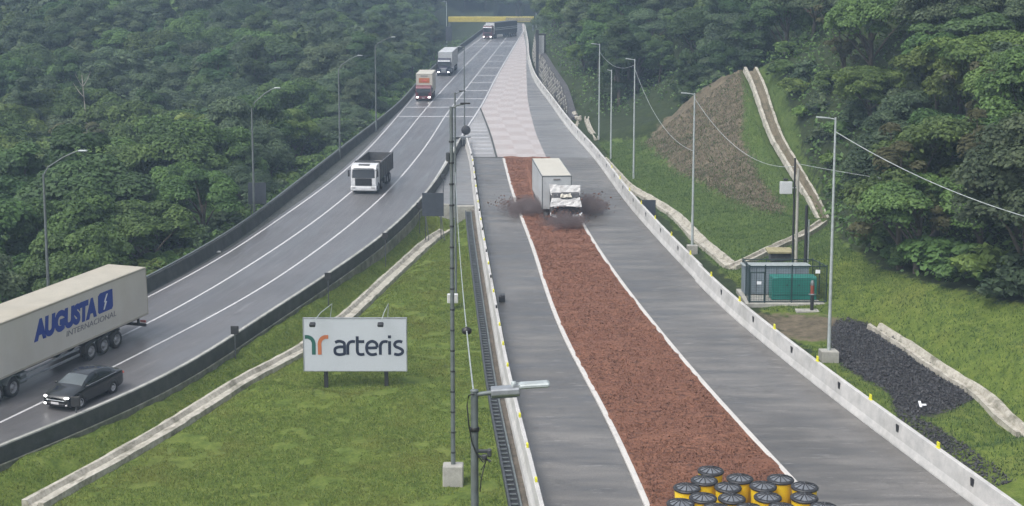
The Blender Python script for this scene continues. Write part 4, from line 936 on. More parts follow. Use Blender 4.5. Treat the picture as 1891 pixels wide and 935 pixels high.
# ------------------------------------------------------------------ billboard
bl, br = G(600, 719), G(712, 702); cb = (bl + br)/2; cb.y = bl.y + .15
zb = P(655, 684).z
bs_ = thing('billboard', 'white billboard on two black posts standing on the grass median', 'billboard', (cb.x, cb.y, min(bl.z, br.z)), 0, None, True)
sc_ = proj(cb.x, cb.y, cb.z + 2)[2]/F
BW, BH = 190*sc_, 97*sc_*1.03
def solve_h(px, py, base):                                                     # height along UP where the plumb line from base meets image row py
    hs = np.linspace(0, 25, 2501); ys = np.array([proj(*(base + UP*h_))[1] for h_ in hs]); return float(hs[int(np.argmin(abs(ys-py)))])
bb = Vector((cb.x, cb.y, min(bl.z, br.z))); hb0 = solve_h(655, 684.5, bb); hb1 = solve_h(655, 588, bb); BH = hb1 - hb0
xc = P(655.5, 640).x*0 + (655.5 - CX)*sc_ - cb.x
MB().box((xc, 0, hb0 + BH/2), (BW, .14, BH), .02).build('panel', M['sign_white'], bs_)
m = MB()
for s in (-1, 1): m.box((xc + s*(BW/2+.01), 0, hb0+BH/2), (.05, .18, BH+.04), .008).box((xc, 0, hb0+BH/2+s*(BH/2+.01)), (BW+.07, .18, .05), .008)
m.build('panel_frame', M['steel'], bs_)
for px in (600, 712): MB().box(((px-CX)*sc_ - cb.x, .16, hb1/2 - .3), (.22, .16, hb1 + .4), .01).build('post', M['black'], bs_)
def ribbon(m, pts, wd, X0, Y0, s, yoff, curved=True):
    P_ = [Vector((p[0], p[1], 0)) for p in pts]; q = []
    for i in range(len(P_)-1):                                              # Catmull-Rom
        p0, p1, p2, p3 = P_[max(i-1, 0)], P_[i], P_[i+1], P_[min(i+2, len(P_)-1)]
        st = 6 if curved else 1
        for j in range(st):
            u = j/st; q.append(.5*((2*p1)+(-p0+p2)*u+(2*p0-5*p1+4*p2-p3)*u*u+(-p0+3*p1-3*p2+p3)*u**3) if curved else p1.lerp(p2, u))
    q.append(P_[-1]); vs = []
    for i, p in enumerate(q):
        tt = (q[min(i+1, len(q)-1)] - q[max(i-1, 0)]).normalized(); nn = Vector((-tt.y, tt.x, 0))
        for sg in (-1, 1): w = p + nn*sg*wd/2; vs.append((X0 + w.x*s, yoff, Y0 + w.y*s))
    m.add(vs, [(2*i, 2*i+1, 2*i+3, 2*i+2) for i in range(len(q)-1)])
GL = {'a': (.80, [[(.12,.90),(.30,.99),(.48,.98),(.66,.88),(.70,.68),(.70,.4),(.70,0)],[(.70,.56),(.40,.58),(.14,.48),(.09,.28),(.16,.08),(.38,.01),(.70,.06)]]),
      'r': (.58, [[(.1,0),(.1,.45),(.12,.74),(.24,.93),(.42,.98),(.56,.95)]]),
      't': (.62, [[(.12,1.36),(.12,.8),(.12,.3),(.18,.08),(.36,.01),(.56,.04)],[(.12,.97),(.36,.97),(.56,.97)]]),
      'e': (.84, [[(.08,.50),(.4,.50),(.74,.52)],[(.74,.52),(.70,.82),(.52,.97),(.34,.97),(.14,.8),(.08,.5),(.14,.18),(.32,.02),(.52,.01),(.72,.07)]]),
      'i': (.32, [[(.1,0),(.1,.5),(.1,1.0)],[(.0,1.32),(.1,1.32),(.2,1.32)]]),
      's': (.66, [[(.58,.93),(.40,.99),(.20,.94),(.10,.77),(.16,.60),(.36,.50),(.54,.38),(.60,.22),(.50,.06),(.30,.0),(.06,.06)]])}
xh = BH*.258; m = MB(); tot = sum(GL[ch][0] for ch in 'arteris'); x0 = xc - BW/2 + BW*.288; x1 = xc - BW/2 + BW*.972; kx = (x1-x0)/tot/xh
cxp = 0
for ch in 'arteris':
    for k_, stt in enumerate(GL[ch][1]):
        ribbon(m, [((cxp+p[0])*kx, p[1]) for p in stt], .215, x0, hb0 + BH*.31, xh, -.083 - (.002 if k_ else 0))
    cxp += GL[ch][0]
lt = m.build('lettering', M['navy_ink'], bs_)
for mt, sg, f0 in (('green_ink', -1, .097), ('orange_ink', 1, .155)):
    m = MB(); X0 = xc - BW/2 + BW*f0; hh = BH*.36/1.36/1.0
    ribbon(m, [(0, 0), (0, .5), (0, .85), (sg*.12, 1.12), (sg*.36, 1.27), (sg*.62, 1.28)], .27, X0, hb0 + BH*.31, BH*.36/1.36, -.085)
    m.build('emblem', M[mt], bs_)
for px, ax in ((582, 1), (706, .35)):
    xx = (px - CX)*sc_ - cb.x; m = MB().tube([(xx, -.9, hb1-.1), (xx+ax*.35, -.2, hb1+.35), (xx+ax*.9, .35, hb1+.75), (xx+ax*.8, .3, hb1+.0)], .025, 6); lm = m.build('lamp_arm', M['pole_light'], bs_)
    MB().box((xx, -1.0, hb1-.18), (.32, .28, .2), .04, ('X', .4)).build('floodlight', M['black'], lm)
# ------------------------------------------------------------------ lamp posts and masts (plumb: they lean in the road's frame)
def plumb(px, py, z=None):
    return G(px, py) if z is None else P(px, py, z)
def lamp(name, label, base, top_py, arm, pole, group=None, armtip=None, block=False, heads=1, r=.11):
    h = solve_h(0, top_py, base); t = thing(name, label, 'street lamp', base, 0, group, True)
    MB().tube([(0, 0, -.3), (0, 0, h*.5), (0, 0, h)], r, 8, r*.55).build('pole', M[pole], t)
    if armtip:                                                              # curved outreach arm to a pixel
        s = proj(*(base + UP*h))[2]/F; w_ = (armtip[0] - proj(*(base + UP*h))[0])*s; hh = (top_py - armtip[1])*s
        a = MB().tube([(0, 0, h-.1), (w_*.12, 0, h + hh*.3), (w_*.5, 0, h + hh*.72), (w_*.75, 0, h+hh*.92), (w_*.9, 0, h+hh)], .05, 6).build('arm', M[pole], t)
        MB().box((w_*.98, 0, h+hh+.0), (max(.55, abs(w_)*.22), .26, .13), .05).build('lamp_head', M['pole_light'], a)
    for k in range(heads if arm else 0):
        sg = -1 if k == 0 else 1
        a = MB().tube([(0, 0, h-.12), (sg*.35, 0, h-.05)], .045, 6).build('arm', M[pole], t)
        MB().box((sg*(.35+abs(arm)/2), 0, h-.02), (abs(arm), .3, .1), .03, ('Y', sg*-.08)).build('lamp_head', M['pole_light'], a)
    if block: MB().box((0, 0, .2), (block, block, .9), .04).build('foundation', M['conc_mid'], t)
    return t, h
GLL = 'curved arm street lamps along the left barrier'
for (bx, by), ty, tip, lab in [((92, 602), 322, (156, 279), 'tall curved arm street lamp above the cream articulated lorry'), ((470, 420), 200, (514, 163), 'curved arm street lamp beside the dark board behind the outer barrier'),
                          ((628, 304), 128, (666, 103), 'curved arm street lamp on the left upslope from the white tipper lorry'), ((695, 252), 86, (727, 69), 'slim curved arm street lamp in the trees left of the red lorry')]:
    lamp('street_lamp', lab, P(bx, by, -.6), ty, 0, 'pole_grey', GLL, tip, r=.12)
GRR = 'street lamps along the right slope'
LR = []
for (bx, by), ty, arm, lab, blk in [((1530, 668), 217, .75, 'tall pale street lamp on a concrete block beside the black rubble', 1.0), ((1278, 468), 172, .7, 'street lamp on a stone block in front of the brown mound', .8),
                          ((1170, 330), 109, .6, 'street lamp on the lawn left of the brown mound, nearest the mound', 0), ((1128, 292), 129, .12, 'shorter street lamp with a tiny head between two taller ones on the lawn', 0), ((1106, 258), 81, .7, 'tall street lamp near the end of the patterned retaining wall', 0)]:
    b_ = G(bx, by); t, h = lamp('street_lamp', lab, b_, ty, arm, 'pole_light', GRR, None, blk); LR.append(b_ + UP*h)
b_ = P(858, 262, 0); lamp('street_lamp', 'dark slim street lamp standing at the tip of the gore', b_, 86, .5, 'pole_grey', None, None, 0, 1, .1)
b_ = P(825, 85, 0); lamp('street_lamp', 'hazy street lamp left of the far yellow beam', b_, 3, .6, 'pole_light')
b_ = P(990, 60, 0); lamp('street_lamp', 'faint street lamp rising behind the right end of the far yellow beam', b_, -35, .6, 'pole_light')
# main mast on a concrete block
b_ = G(837, 893); h = solve_h(0, 197, b_); t = thing('mast', 'tall slender banded mast on a concrete block in the grass median', 'mast', b_, 0, None, True)
MB().tube([(0, 0, .4), (0, 0, h*.5), (0, 0, h)], .105, 8, .075).build('pole', M['pole_grey'], t)
MB().box((0, 0, .3), (.92, .8, 1.1), .04).build('foundation', M['conc_mid'], t)
for k in range(16): o = MB().lathe([(.105, -.04), (.115, 0), (.105, .04)], 8).build('band', M['black'], t); o.location = (0, 0, 1.4 + k*(h-2)/16)
a = MB().tube([(0, 0, h-.1), (.25, 0, h+.05), (.62, 0, h+.13)], .04, 6).build('arm', M['pole_grey'], t); MB().box((.62, 0, h+.14), (.45, .16, .07), .02).build('lamp_head', M['black'], a)
MB().box((-.16, 0, h*.87), (.16, .16, .4), .03).build('junction_box', M['steel_dark'], t)
MAST = b_ + UP*(h*.9)
b_ = G(842, 560); h = solve_h(0, 171, b_); t = thing('mast', 'thin mast standing behind the banded mast, with a cabinet at its foot', 'mast', b_, 0, None, True)
MB().tube([(0, 0, -.1), (0, 0, h)], .08, 8, .06).build('pole', M['pole_grey'], t)
a = MB().tube([(0, 0, h-.1), (.5, 0, h+.1)], .04, 6).build('arm', M['pole_grey'], t); MB().box((.5, 0, h+.1), (.45, .16, .07), .02).build('lamp_head', M['black'], a)
b_ = G(836, 572); t = thing('equipment_cabinet', 'small white cabinet on a short post behind the banded mast', 'cabinet', b_, 0, None, True)
MB().box((0, 0, .75), (.72, .4, .62), .03).build('case', M['white_pnt'], t); MB().box((0, -.205, .75), (.62, .02, .52), .005).build('door', M['conc_white'], t); MB().tube([(0, 0, -.2), (0, 0, .5)], .06, 6).build('post', M['pole_grey'], t)
# foreground lamp
ZC = 24.5; tp = D(876, 722, ZC); hh = 13.0; b_ = tp - UP*hh
b_ = Vector((b_.x, b_.y, b_.z)); hg = heights(np.array([b_.x]), np.array([b_.y]))[0]; b_ = b_ + UP*((hg - b_.z)/UP.z); hh = (tp - b_).length
t = thing('street_lamp', 'large foreground lamp post with a pale LED head, cut off by the bottom edge', 'street lamp', b_, 0, None, True)
MB().tube([(0, 0, -.2), (0, 0, hh*.5), (0, 0, hh)], .11, 14, .068).lathe([(.075, hh-.01), (.078, hh+.0), (.07, hh+.02), (.0, hh+.025)], 14).build('pole', M['pole_grey'], t)
a = MB().tube([(.02, 0, hh-.07), (.34, 0, hh-.03)], .042, 10).build('arm', M['pole_grey'], t)
hl = MB().prism([(-.17, -.06), (-.12, -.11), (.12, -.11), (.17, -.06), (.17, .035), (.12, .06), (-.12, .06), (-.17, .035)], 0, .52, .015).build('lamp_head', M['steel'], a); hl.location = (.30, 0, hh+.0); hl.rotation_euler = (0, R(-4), 0)
MB().box((.26, 0, -.115), (.42, .24, .02), .004).build('led_panel', M['glass_light'], hl)
MB().box((.78, 0, .055), (.58, .27, .085), .025).box((.78, 0, .10), (.5, .22, .012), .004).build('driver_housing', M['pole_light'], hl)
m = MB()
for k in range(4): m.box((.47, -.12+.08*k, .07), (.12, .02, .05))
m.build('cooling_fin', M['steel'], hl)
MB().lathe([(.05, .0), (.05, .07), (.035, .09), (0, .095)], 12, Matrix.Translation((.42, 0, .055))).build('photocell', M['pole_light'], hl)
m = MB(); m.tube([(.0, -.08, hh-.04), (-.1, -.1, hh-.06), (-.13, -.1, hh-.25), (-.1, -.1, hh-.6), (-.04, -.1, hh-.95), (.06, -.1, hh-1.18), (.16, -.1, hh-1.3), (.2, -.1, hh-1.22)], .014, 6); m.tube([(.12, -.08, hh-1.45), (.2, -.1, hh-1.3), (.22, -.1, hh-1.2), (.12, -.1, hh-1.62), (.1, -.1, hh-1.85)], .012, 6)
m.build('cable', M['black'], t)
m = MB().box((.15, 0, hh-1.12), (.3, .06, .06), .01).box((.27, 0, hh-1.15), (.08, .12, .14), .02).box((.18, -.05, hh-1.22), (.1, .08, .1), .02).tube([(0, 0, hh-1.16), (.3, -.05, hh-1.3)], .02, 6)
m.build('bracket', M['steel_dark'], t)
MB().lathe([(.083, hh-.75), (.09, hh-.74), (.09, hh-.68), (.083, hh-.67)], 12).build('clamp', M['black'], t)
NEARL = tp - UP*.15
# cables
def cable(p, q, sag, label, r=.02, mat='pole_light', bird=None):
    p, q = Vector(p), Vector(q); n = 26
    pts = [p.lerp(q, k/n) - UP*sag*4*(k/n)*(1-k/n) for k in range(n+1)]; org = pts[0].copy()
    t = thing('overhead_cable', label, 'cable', org); MB().tube([a - org for a in pts], r, 5).build('wire', M[mat], t)
    if bird: MB().lathe([(0, -.12), (.12, -.06), (.13, .05), (0, .12)], 8, Matrix.Translation(pts[bird] - org)).build('clamp', M['black'], t)
    return t
cable(G(842, 560) + UP*9, NEARL, 1.2, 'thin cable sagging from the thin mast to the foreground lamp', .018, 'pole_light', 22)
UPB = G(1466, 487); UPH = solve_h(0, 292, UPB); UPT = UPB + UP*UPH
cable(LR[0] - UP*.8, D(2150, 455, 62), 1.0, 'thick pale cable running from the tall pale street lamp to the right edge', .026)
cable(UPT - UP*.4, D(2100, 372, 92), .5, 'thin cable from the utility pole into the right forest', .022)
cable(LR[1] - UP*.4, UPT - UP*.6, 1.6, 'thin cable sagging across the brown mound to the utility pole', .02)
cable(LR[2] - UP*1, LR[1] - UP*4.5, 1.6, 'thin cable hanging between two street lamps left of the mound', .02)
cable(LR[4] - UP*1, LR[2] - UP*.6, 1.0, 'thin cable hanging between lamps near the patterned wall', .018)
# utility poles
t = thing('utility_pole', 'wooden utility pole with a grey box behind the fenced generator', 'utility pole', UPB, 0, None, True)
MB().tube([(-.1, 0, -.3), (-.1, 0, UPH)], .085, 8, .07).build('cable_duct', M['black'], t); MB().tube([(.14, 0, -.3), (.14, 0, UPH*.9)], .13, 8, .1).build('pole', M['conc_mid'], t)
sq = proj(*(UPB + UP*5))[2]/F; hbx = solve_h(0, 347, UPB)
tb_ = MB().box((-.72, 0, hbx), (.85, .5, .9), .03).box((-.2, 0, hbx), (.5, .08, .08)).build('box', M['box_grey'], t); MB().box((-.75, 0, hbx+.6), (.3, .3, .16), .03).build('insulator', M['black'], tb_)
b_ = G(1487, 487); h = solve_h(0, 379, b_); t = thing('utility_pole', 'shorter dark pole right of the utility pole with the grey box', 'pole', b_, 0, None, True)
MB().tube([(0, 0, -.3), (0, 0, h)], .12, 8, .11).build('pole', M['black'], t); MB().tube([(.2, .05, -.3), (.2, .05, h*.75)], .06, 6).build('conduit', M['pole_light'], t)
# ------------------------------------------------------------------ fenced generator
fl, fr = G(1382, 563), G(1527, 565); gz = (fl.z + fr.z)/2; fw = (fr - fl).length
ct = (fl + fr)/2; dp = 3.6
def cage_pt(px, py, z=0): return P(px, py, gz + z) - Vector((ct.x, ct.y, gz))
pad = tag(MB().box((ct.x, ct.y + dp/2, gz + .02), (fw + .5, dp + .5, .3), .03).build('concrete_pad', M['conc_mid']), 'grey concrete pad under the fenced green generator', 'pad')
t = thing('mesh_fence', 'dark green mesh fence enclosing the generator', 'fence', (ct.x, ct.y, gz + .17), 0, None, True)
FH = 2.45; xs_ = [-fw/2, -fw/2 + 1.05, .0 + .25, fw/2]
corners = [(-fw/2, 0), (fw/2, 0), (fw/2 - .15, dp), (-fw/2 + .15, dp)]
posts = [(x, 0) for x in xs_] + [(fw/2 - .15, dp), (-fw/2 + .15, dp), (fw/2 - .08, dp*.5), (-fw/2 + .08, dp*.5), (-.8, dp), (1.0, dp)]
for x, y in posts: MB().tube([(x, y, -.1), (x, y, FH + .1)], .045, 6).build('post', M['fence'], t)
m = MB()
def mesh_panel(m, a, b_, z0, z1, sp=.16):
    a, b_ = Vector((*a, 0)), Vector((*b_, 0)); L = (b_ - a).length; n = int(L/sp)
    for k in range(n+1):
        p = a.lerp(b_, k/n); m.tube([p + Vector((0, 0, z0)), p + Vector((0, 0, z1))], .008, 3, cap=False)
    for k in range(int((z1-z0)/sp)+1): z = z0 + k*sp; m.tube([a + Vector((0, 0, z)), b_ + Vector((0, 0, z))], .008, 3, cap=False)
for a, b_ in ((corners[0], corners[1]), (corners[1], corners[2]), (corners[2], corners[3]), (corners[3], corners[0])): mesh_panel(m, a, b_, .05, FH)
mo = m.build('mesh', M['fence'], t)
m = MB()
for i in range(4): m.tube([(*corners[i], FH), (*corners[(i+1) % 4], FH)], .04, 6); m.tube([(*corners[i], .08), (*corners[(i+1) % 4], .08)], .03, 6)
m.build('rail', M['fence'], t)
g_ = MB()
for x in (xs_[0] + .06, xs_[1] - .06): g_.box((x, -.06, 1.05), (.06, .06, 2.0))
for z in (.08, 2.05): g_.box(((xs_[0]+xs_[1])/2, -.06, z), (1.0, .05, .06))
gt = g_.build('gate', M['fence'], t)
MB().box(((xs_[0]+xs_[1])/2 + .1, -.1, 1.35), (.3, .02, .2)).build('notice', M['white_ink'], gt)
MB().box((fw/2 - .62, -.05, 2.1), (.3, .02, .24)).build('notice', M['white_ink'], t)
t = thing('generator', 'green enclosed generator behind the mesh fence', 'generator', (ct.x + .55, ct.y + .55, gz + .17), 0, None, True)
MB().prism([(0, .35), (0, 1.5), (.12, 1.6), (1.1, 1.65), (1.15, 1.5), (1.15, .35)], -1.5, 1.5, .03).build('canopy', M['teal'], t)
MB().box((0, .55, .2), (3.0, 1.05, .3), .03).build('base_frame', M['teal'], t)
for x in (-.75, .05, .8):
    d_ = MB().box((x, -.012, 1.0), (.74, .02, 1.1), .006).build('door', M['teal'], t); MB().box((x + .25, -.035, 1.05), (.07, .03, .1), .005).build('handle', M['black'], d_)
t = thing('equipment_shed', 'grey metal shed standing behind the green generator', 'shed', (ct.x - .35, ct.y + 2.75, gz + .17), 0, None, True)
MB().box((0, 0, .95), (4.4, 1.3, 1.9), .02).build('wall', M['shed'], t); MB().box((0, -.02, 1.95), (4.6, 1.5, .1), .02).build('roof', M['pole_light'], t)
for x in (-1.4, 0, 1.3): MB().box((x, -.66, .95), (.03, .02, 1.7)).build('seam', M['steel_dark'], t)
hp = G(1440, 481); t = thing('hatch_cover', 'yellowish slab roof on a low block behind the grey shed', 'hatch', (hp.x, hp.y, hp.z), 0, None, True)
MB().box((0, 0, .3), (1.5, 1.0, .7), .02).build('block', M['stone'], t); MB().box((-.05, -.05, .72), (1.9, 1.5, .14), .02, ('X', .12)).build('slab', M['wood'], t)
pb = G(1490, 576); t = thing('concrete_slab', 'flat concrete slab under the orange banded post', 'slab', (pb.x, pb.y, pb.z)); MB().box((0, 0, .05), (1.5, .7, .14), .02).build('slab', M['conc_mid'], t)
pb = G(1499, 576); t = thing('marker_post', 'black post with an orange band in front of the mesh fence', 'post', (pb.x, pb.y, pb.z + .1), 0, None, True)
MB().tube([(0, 0, 0), (0, 0, 1.2)], .12, 10).build('shaft', M['black'], t); MB().lathe([(.16, 1.0), (.26, 1.02), (.26, 1.08), (.15, 1.1)], 12).build('collar', M['pole_grey'], t)
MB().tube([(0, 0, 1.1), (0, 0, 1.65)], .13, 10).build('band', M['orange'], t); MB().lathe([(.13, 1.65), (.14, 1.8), (.08, 1.98), (0, 2.0)], 10).build('cap', M['pole_grey'], t)
# ------------------------------------------------------------------ signs seen from behind
def back_sign(px, py, w, h, z0, label, name='road_sign', legs=True, brace=False, rz=0, base=None, bz=None, mat='board'):
    b_ = base or G(px, py); t = thing(name, label, 'sign', b_, rz, None, True)
    MB().box((0, 0, z0 + h/2), (w, .05, h), .01).build('panel', M[mat], t)
    m = MB()
    for z in (.25, .75): m.box((0, .06, z0 + h*z), (w*.96, .06, .06))
    m.build('stiffener', M['steel_dark'], t)
    for x in (-w*.36, w*.36) if legs else (0,):
        MB().box((x, .1, (z0+h)/2 - .2), (.08, .08, z0 + h + .3), .01).build('post', M['steel_dark'], t)
        if brace: MB().tube([(x, .1, z0+h*.1), (x + .35, -.9, -.3)], .04, 6).build('brace', M['steel_dark'], t)
    return t
back_sign(800, 437, 1.85, 2.0, 1.7, 'dark sign board on braced legs above the stone drain near the retaining wall', brace=True)
back_sign(476, 412, 1.6, 1.9, 1.7, 'dark sign board among the trees behind the outer barrier', base=P(476, 412, -.6))
back_sign(1196, 404, 1.4, 1.5, .15, 'low dark board behind the right barrier near the winding drain')
back_sign(830, 100, 1.4, 3.2, 3.0, 'hazy dark sign on a post left of the navy lorry', base=P(829, 100, 0), legs=False)
for px, py, lab in [(137, 745, 'dark square marker on a thin post in front of the black saloon car'), (432, 612, 'dark square marker on the median barrier left of the billboard top'), (605, 512, 'dark square marker on the median barrier above the billboard'),
                  (711, 437, 'dark square marker on the median barrier just left of the braced sign board'), (774, 381, 'dark square marker on the median barrier hidden partly by the braced sign board'), (818, 328, 'dark square marker on the median barrier nearest the gore')]:
    p = P(px, py, 1.5); t = thing('barrier_marker', lab, 'marker', (p.x, p.y, -.7), 0, 'dark square markers on the median barrier', True)
    MB().box((0, 0, 2.22), (.46, .06, .5), .02).box((0, .05, 2.22), (.3, .06, .06)).build('panel', M['black'], t); MB().box((0, .05, 1.0), (.07, .07, 2.4), .008).build('post', M['steel_dark'], t)
# the gore tip: round sign and cross bar
b_ = P(858, 262, 0) + Vector((.2, -.9, 0)); t = thing('round_sign', 'dark round sign at the tip of the gore', 'sign', b_, 0, None, True); s_ = proj(*b_)[2]/F
MB().lathe([(0, -.05), (.52, -.05), (.58, 0), (.52, .05), (0, .06)], 20, Matrix.Translation((0, 0, 1.55)) @ Matrix.Rotation(R(90), 4, 'X')).build('disc', M['black'], t)
MB().tube([(0, .08, -.1), (0, .08, 1.7)], .05, 6).build('post', M['steel_dark'], t)
t = thing('crash_cushion', 'dark crash cushion with a pale cross bar below the round sign', 'crash cushion', b_ + Vector((-.1, -1.6, 0)), 0)
MB().box((0, -.4, .45), (.9, 2.2, .8), .08).build('cushion', M['steel_dark'], t); MB().box((-.35, -1.0, 1.05), (2.3, .25, .2), .03, ('Z', .2)).build('cross_bar', M['steel'], t); MB().box((-.9, -1.1, .95), (.8, .35, .28), .04, ('Z', .1)).build('lamp_case', M['black'], t)
for x in (-.2, .2): MB().tube([(x, -1.5, -.1), (x, -1.5, 1.0)], .05, 6).build('post', M['steel'], t)
# far yellow beam, its legs and the dark gantry posts on the right
yb = P(900, 61).y; s_ = proj(0, yb, 4)[2]/F; xl_, xr_ = (828-CX)*s_, (986-CX)*s_
zs = np.linspace(0, 20, 2001); pv_ = np.array([proj(0, yb, z)[1] for z in zs]); zt_, zb_ = float(zs[np.argmin(abs(pv_-31))]), float(zs[np.argmin(abs(pv_-41))])
t = thing('height_gantry', 'pale yellow beam spanning the road at the far bend', 'gantry', ((xl_+xr_)/2, yb, 0)); w_ = xr_ - xl_
MB().box((0, 0, (zt_+zb_)/2), (w_, .8, zt_-zb_), .08).build('beam', M['yellow_dim'], t)
MB().box((w_*.32, -.45, (zt_+zb_)/2), (w_*.3, .06, (zt_-zb_)*.7), .01).build('sign_panel', M['wood'], t)
for s in (-1, 1): MB().tube([(s*w_*.49, 0, -.5), (s*w_*.49, 0, zb_ + .2)], .3, 8).build('leg', M['pole_grey'], t)
t = thing('sign_gantry', 'pair of tall dark gantry posts beside the right barrier before the patterned wall', 'gantry', P(983, 146, 0) + Vector((.9, 0, 0)))
b_ = P(983, 146, 0); s_ = proj(*b_)[2]/F
for dx, dy, h_ in ((0, 0, 90*s_), (1.3, 2, 82*s_)): MB().box((dx, dy, h_/2), (.55, .45, h_), .03).build('post', M['steel_dark'], t)
MB().box((.65, 1, 80*s_), (2.0, .5, .5), .03).build('head_beam', M['steel_dark'], t)
MB().box((.7, .8, 62*s_), (1.1, .2, 34*s_), .02).build('sign_panel', M['box_grey'], t)
# patterned retaining wall above the right barrier
m = MB(); ys2 = np.arange(189, 312, 1.5); n_ = len(ys2); vs = []
hw = HWL
for y in ys2:
    x = float(X(c_rr, y)) + 1.2; vs += [(x, y, -.3), (x + .55, y, hw(y)), (x + 1.35, y, hw(y)), (x + 1.35, y, -.3)]
m.add(vs, [(i*4+k, i*4+k+1, i*4+k+5, i*4+k+4) for i in range(n_-1) for k in range(3)]); m.add(vs[:4], [(0, 1, 2, 3)])
rw = thing('retaining_wall', 'dark retaining wall with rows of pale blocks above the right barrier at the bend', 'wall', (float(X(c_rr, 200)) + 1.2, 200, 0))
addto(m, 'wall_face', M['stone'], rw)
m = MB(); r_ = random.Random(4)
for i, y in enumerate(np.arange(194.5, 305, 1.5)):
    for k in range(6):
        z = .5 + k*.72 + (.36 if i % 2 else 0)
        if z < hw(y) - .2 and r_.random() < .85: x = float(X(c_rr, y)) + 1.2 + .55*z/hw(y) - .03; m.box((x, y, z), (.14, .95, .34), .02)
o = addto(m, 'block_pattern', M['conc_mid'], rw); o['kind'] = 'stuff'
for k in range(9):
    p = G(1062 + r_.random()*16 - 4, 212 + k*3); s = .16 + r_.random()*.26; bm = bmesh.new(); bmesh.ops.create_icosphere(bm, subdivisions=2, radius=s)
    for q in bm.verts: q.co *= .75 + r_.random()*.4
    bm_o = MB().bm(bm).build('boulder', M['drain']); bm_o.location = p + Vector((0, 0, s*.35)); tag(bm_o, 'pale rough boulder in the heap at the end of the patterned wall', 'boulder', 'boulders at the end of the patterned wall')
# ------------------------------------------------------------------ crash barrels
def barrel():
    t = thing('crash_barrel', None, 'barrel')
    MB().lathe([(.50, 0), (.52, .05), (.53, .5), (.56, .9), (.57, 1.0)], 28).build('drum', M['yellow'], t)
    MB().lathe([(.58, 1.0), (.62, 1.01), (.625, 1.06), (.60, 1.09), (.49, 1.118), (.47, 1.10)], 28).build('rim', M['black'], t)
    ld = MB().lathe([(.57, 1.075), (.4, 1.13), (.2, 1.19), (.06, 1.22), (0, 1.222)], 28, smooth=True).build('lid', M['lid'], t)
    m = MB()
    for k in range(10):
        a = k*math.pi/5; m.tube([(.57*math.cos(a), .57*math.sin(a), 1.09), (.3*math.cos(a), .3*math.sin(a), 1.172), (.05*math.cos(a), .05*math.sin(a), 1.228)], .022, 4)
    m.build('lid_rib', M['black'], ld)
    return t
BP = [(1312,866),(1300,884),(1280,901),(1298,917),(1318,934),(1362,884),(1351,900),(1356,915),(1378,932),(1436,884),(1419,899),(1425,914),(1442,930),(1487,899),(1495,917),(1514,931),(1262,925),(1285,945),(1345,950),(1405,950),(1470,948),(1530,950)]
pos_txt = ['backmost lid of the whole cluster, on its left side', 'second lid from the back on the left side', 'leftmost lid of the third row', 'lid just in front of the leftmost lid', 'front left lid in the second column', 'rear lid of the second column', 'second lid of the middle column', 'third lid of the middle column', 'front lid of the middle column', 'rear lid of the right column', 'second lid of the right column', 'third lid of the right column', 'front lid of the right column', 'rear lid of the far right pair', 'second lid at the far right', 'front lid at the far right corner', 'leftmost barrel, cut by the bottom edge', 'bottom edge barrel second from the left', 'bottom edge barrel third from the left', 'bottom edge barrel in the middle', 'bottom edge barrel second from the right', 'bottom edge barrel at the far right']
bar0 = barrel(); zl = 1.1
placed = []
for i, ((px, py), tx) in enumerate(zip(BP, pos_txt)):
    p = P(px, py + 3, 1.2); q = Vector((p.x, p.y, .0))
    placed.append(q)
for _ in range(60):                                                       # real drums cannot overlap: push them apart
    for i in range(len(placed)):
        for j in range(i):
            d_ = placed[i] - placed[j]; L = d_.length
            if L < 1.17: e = d_.normalized()*(1.17 - L)/2 if L > 1e-4 else Vector((.1, .1, 0)); placed[i] += e; placed[j] -= e
for i, (q, tx) in enumerate(zip(placed, pos_txt)):
    t = bar0 if i == 0 else copy_tree(bar0)
    t.location = (q.x, q.y, .1); t.scale = (.92, .92, 1.0); t.rotation_euler = (0, 0, random.random()*6); t['label'] = 'yellow crash barrel, ' + tx; t['group'] = 'yellow crash barrels at the end of the gravel bed'
# ------------------------------------------------------------------ small litter
p = P(397, 468, 0); o = MB().box((0, 0, .08), (.9, .3, .1), .02, ('Z', .6)).build('debris', M['conc_white']); o.location = p; tag(o, 'pale scrap lying by the outer highway barrier', 'debris')
p = P(927, 557, 0); o = MB().box((0, 0, .2), (.42, .5, .4), .04).box((.05, 0, .45), (.3, .5, .1), .03).build('road_box', M['black']); o.location = p; tag(o, 'small dark box on the ramp beside the left barrier', 'box')
p = G(1704, 756); t = thing('litter', 'white bent scrap on the black rubble', 'scrap', p + Vector((0, 0, .15)))
MB().box((-.15, 0, .1), (.13, .42, .05), .01, ('X', .5)).box((.0, -.12, .1), (.26, .14, .05), .01, ('X', .3)).build('sheet', M['white_ink'], t)
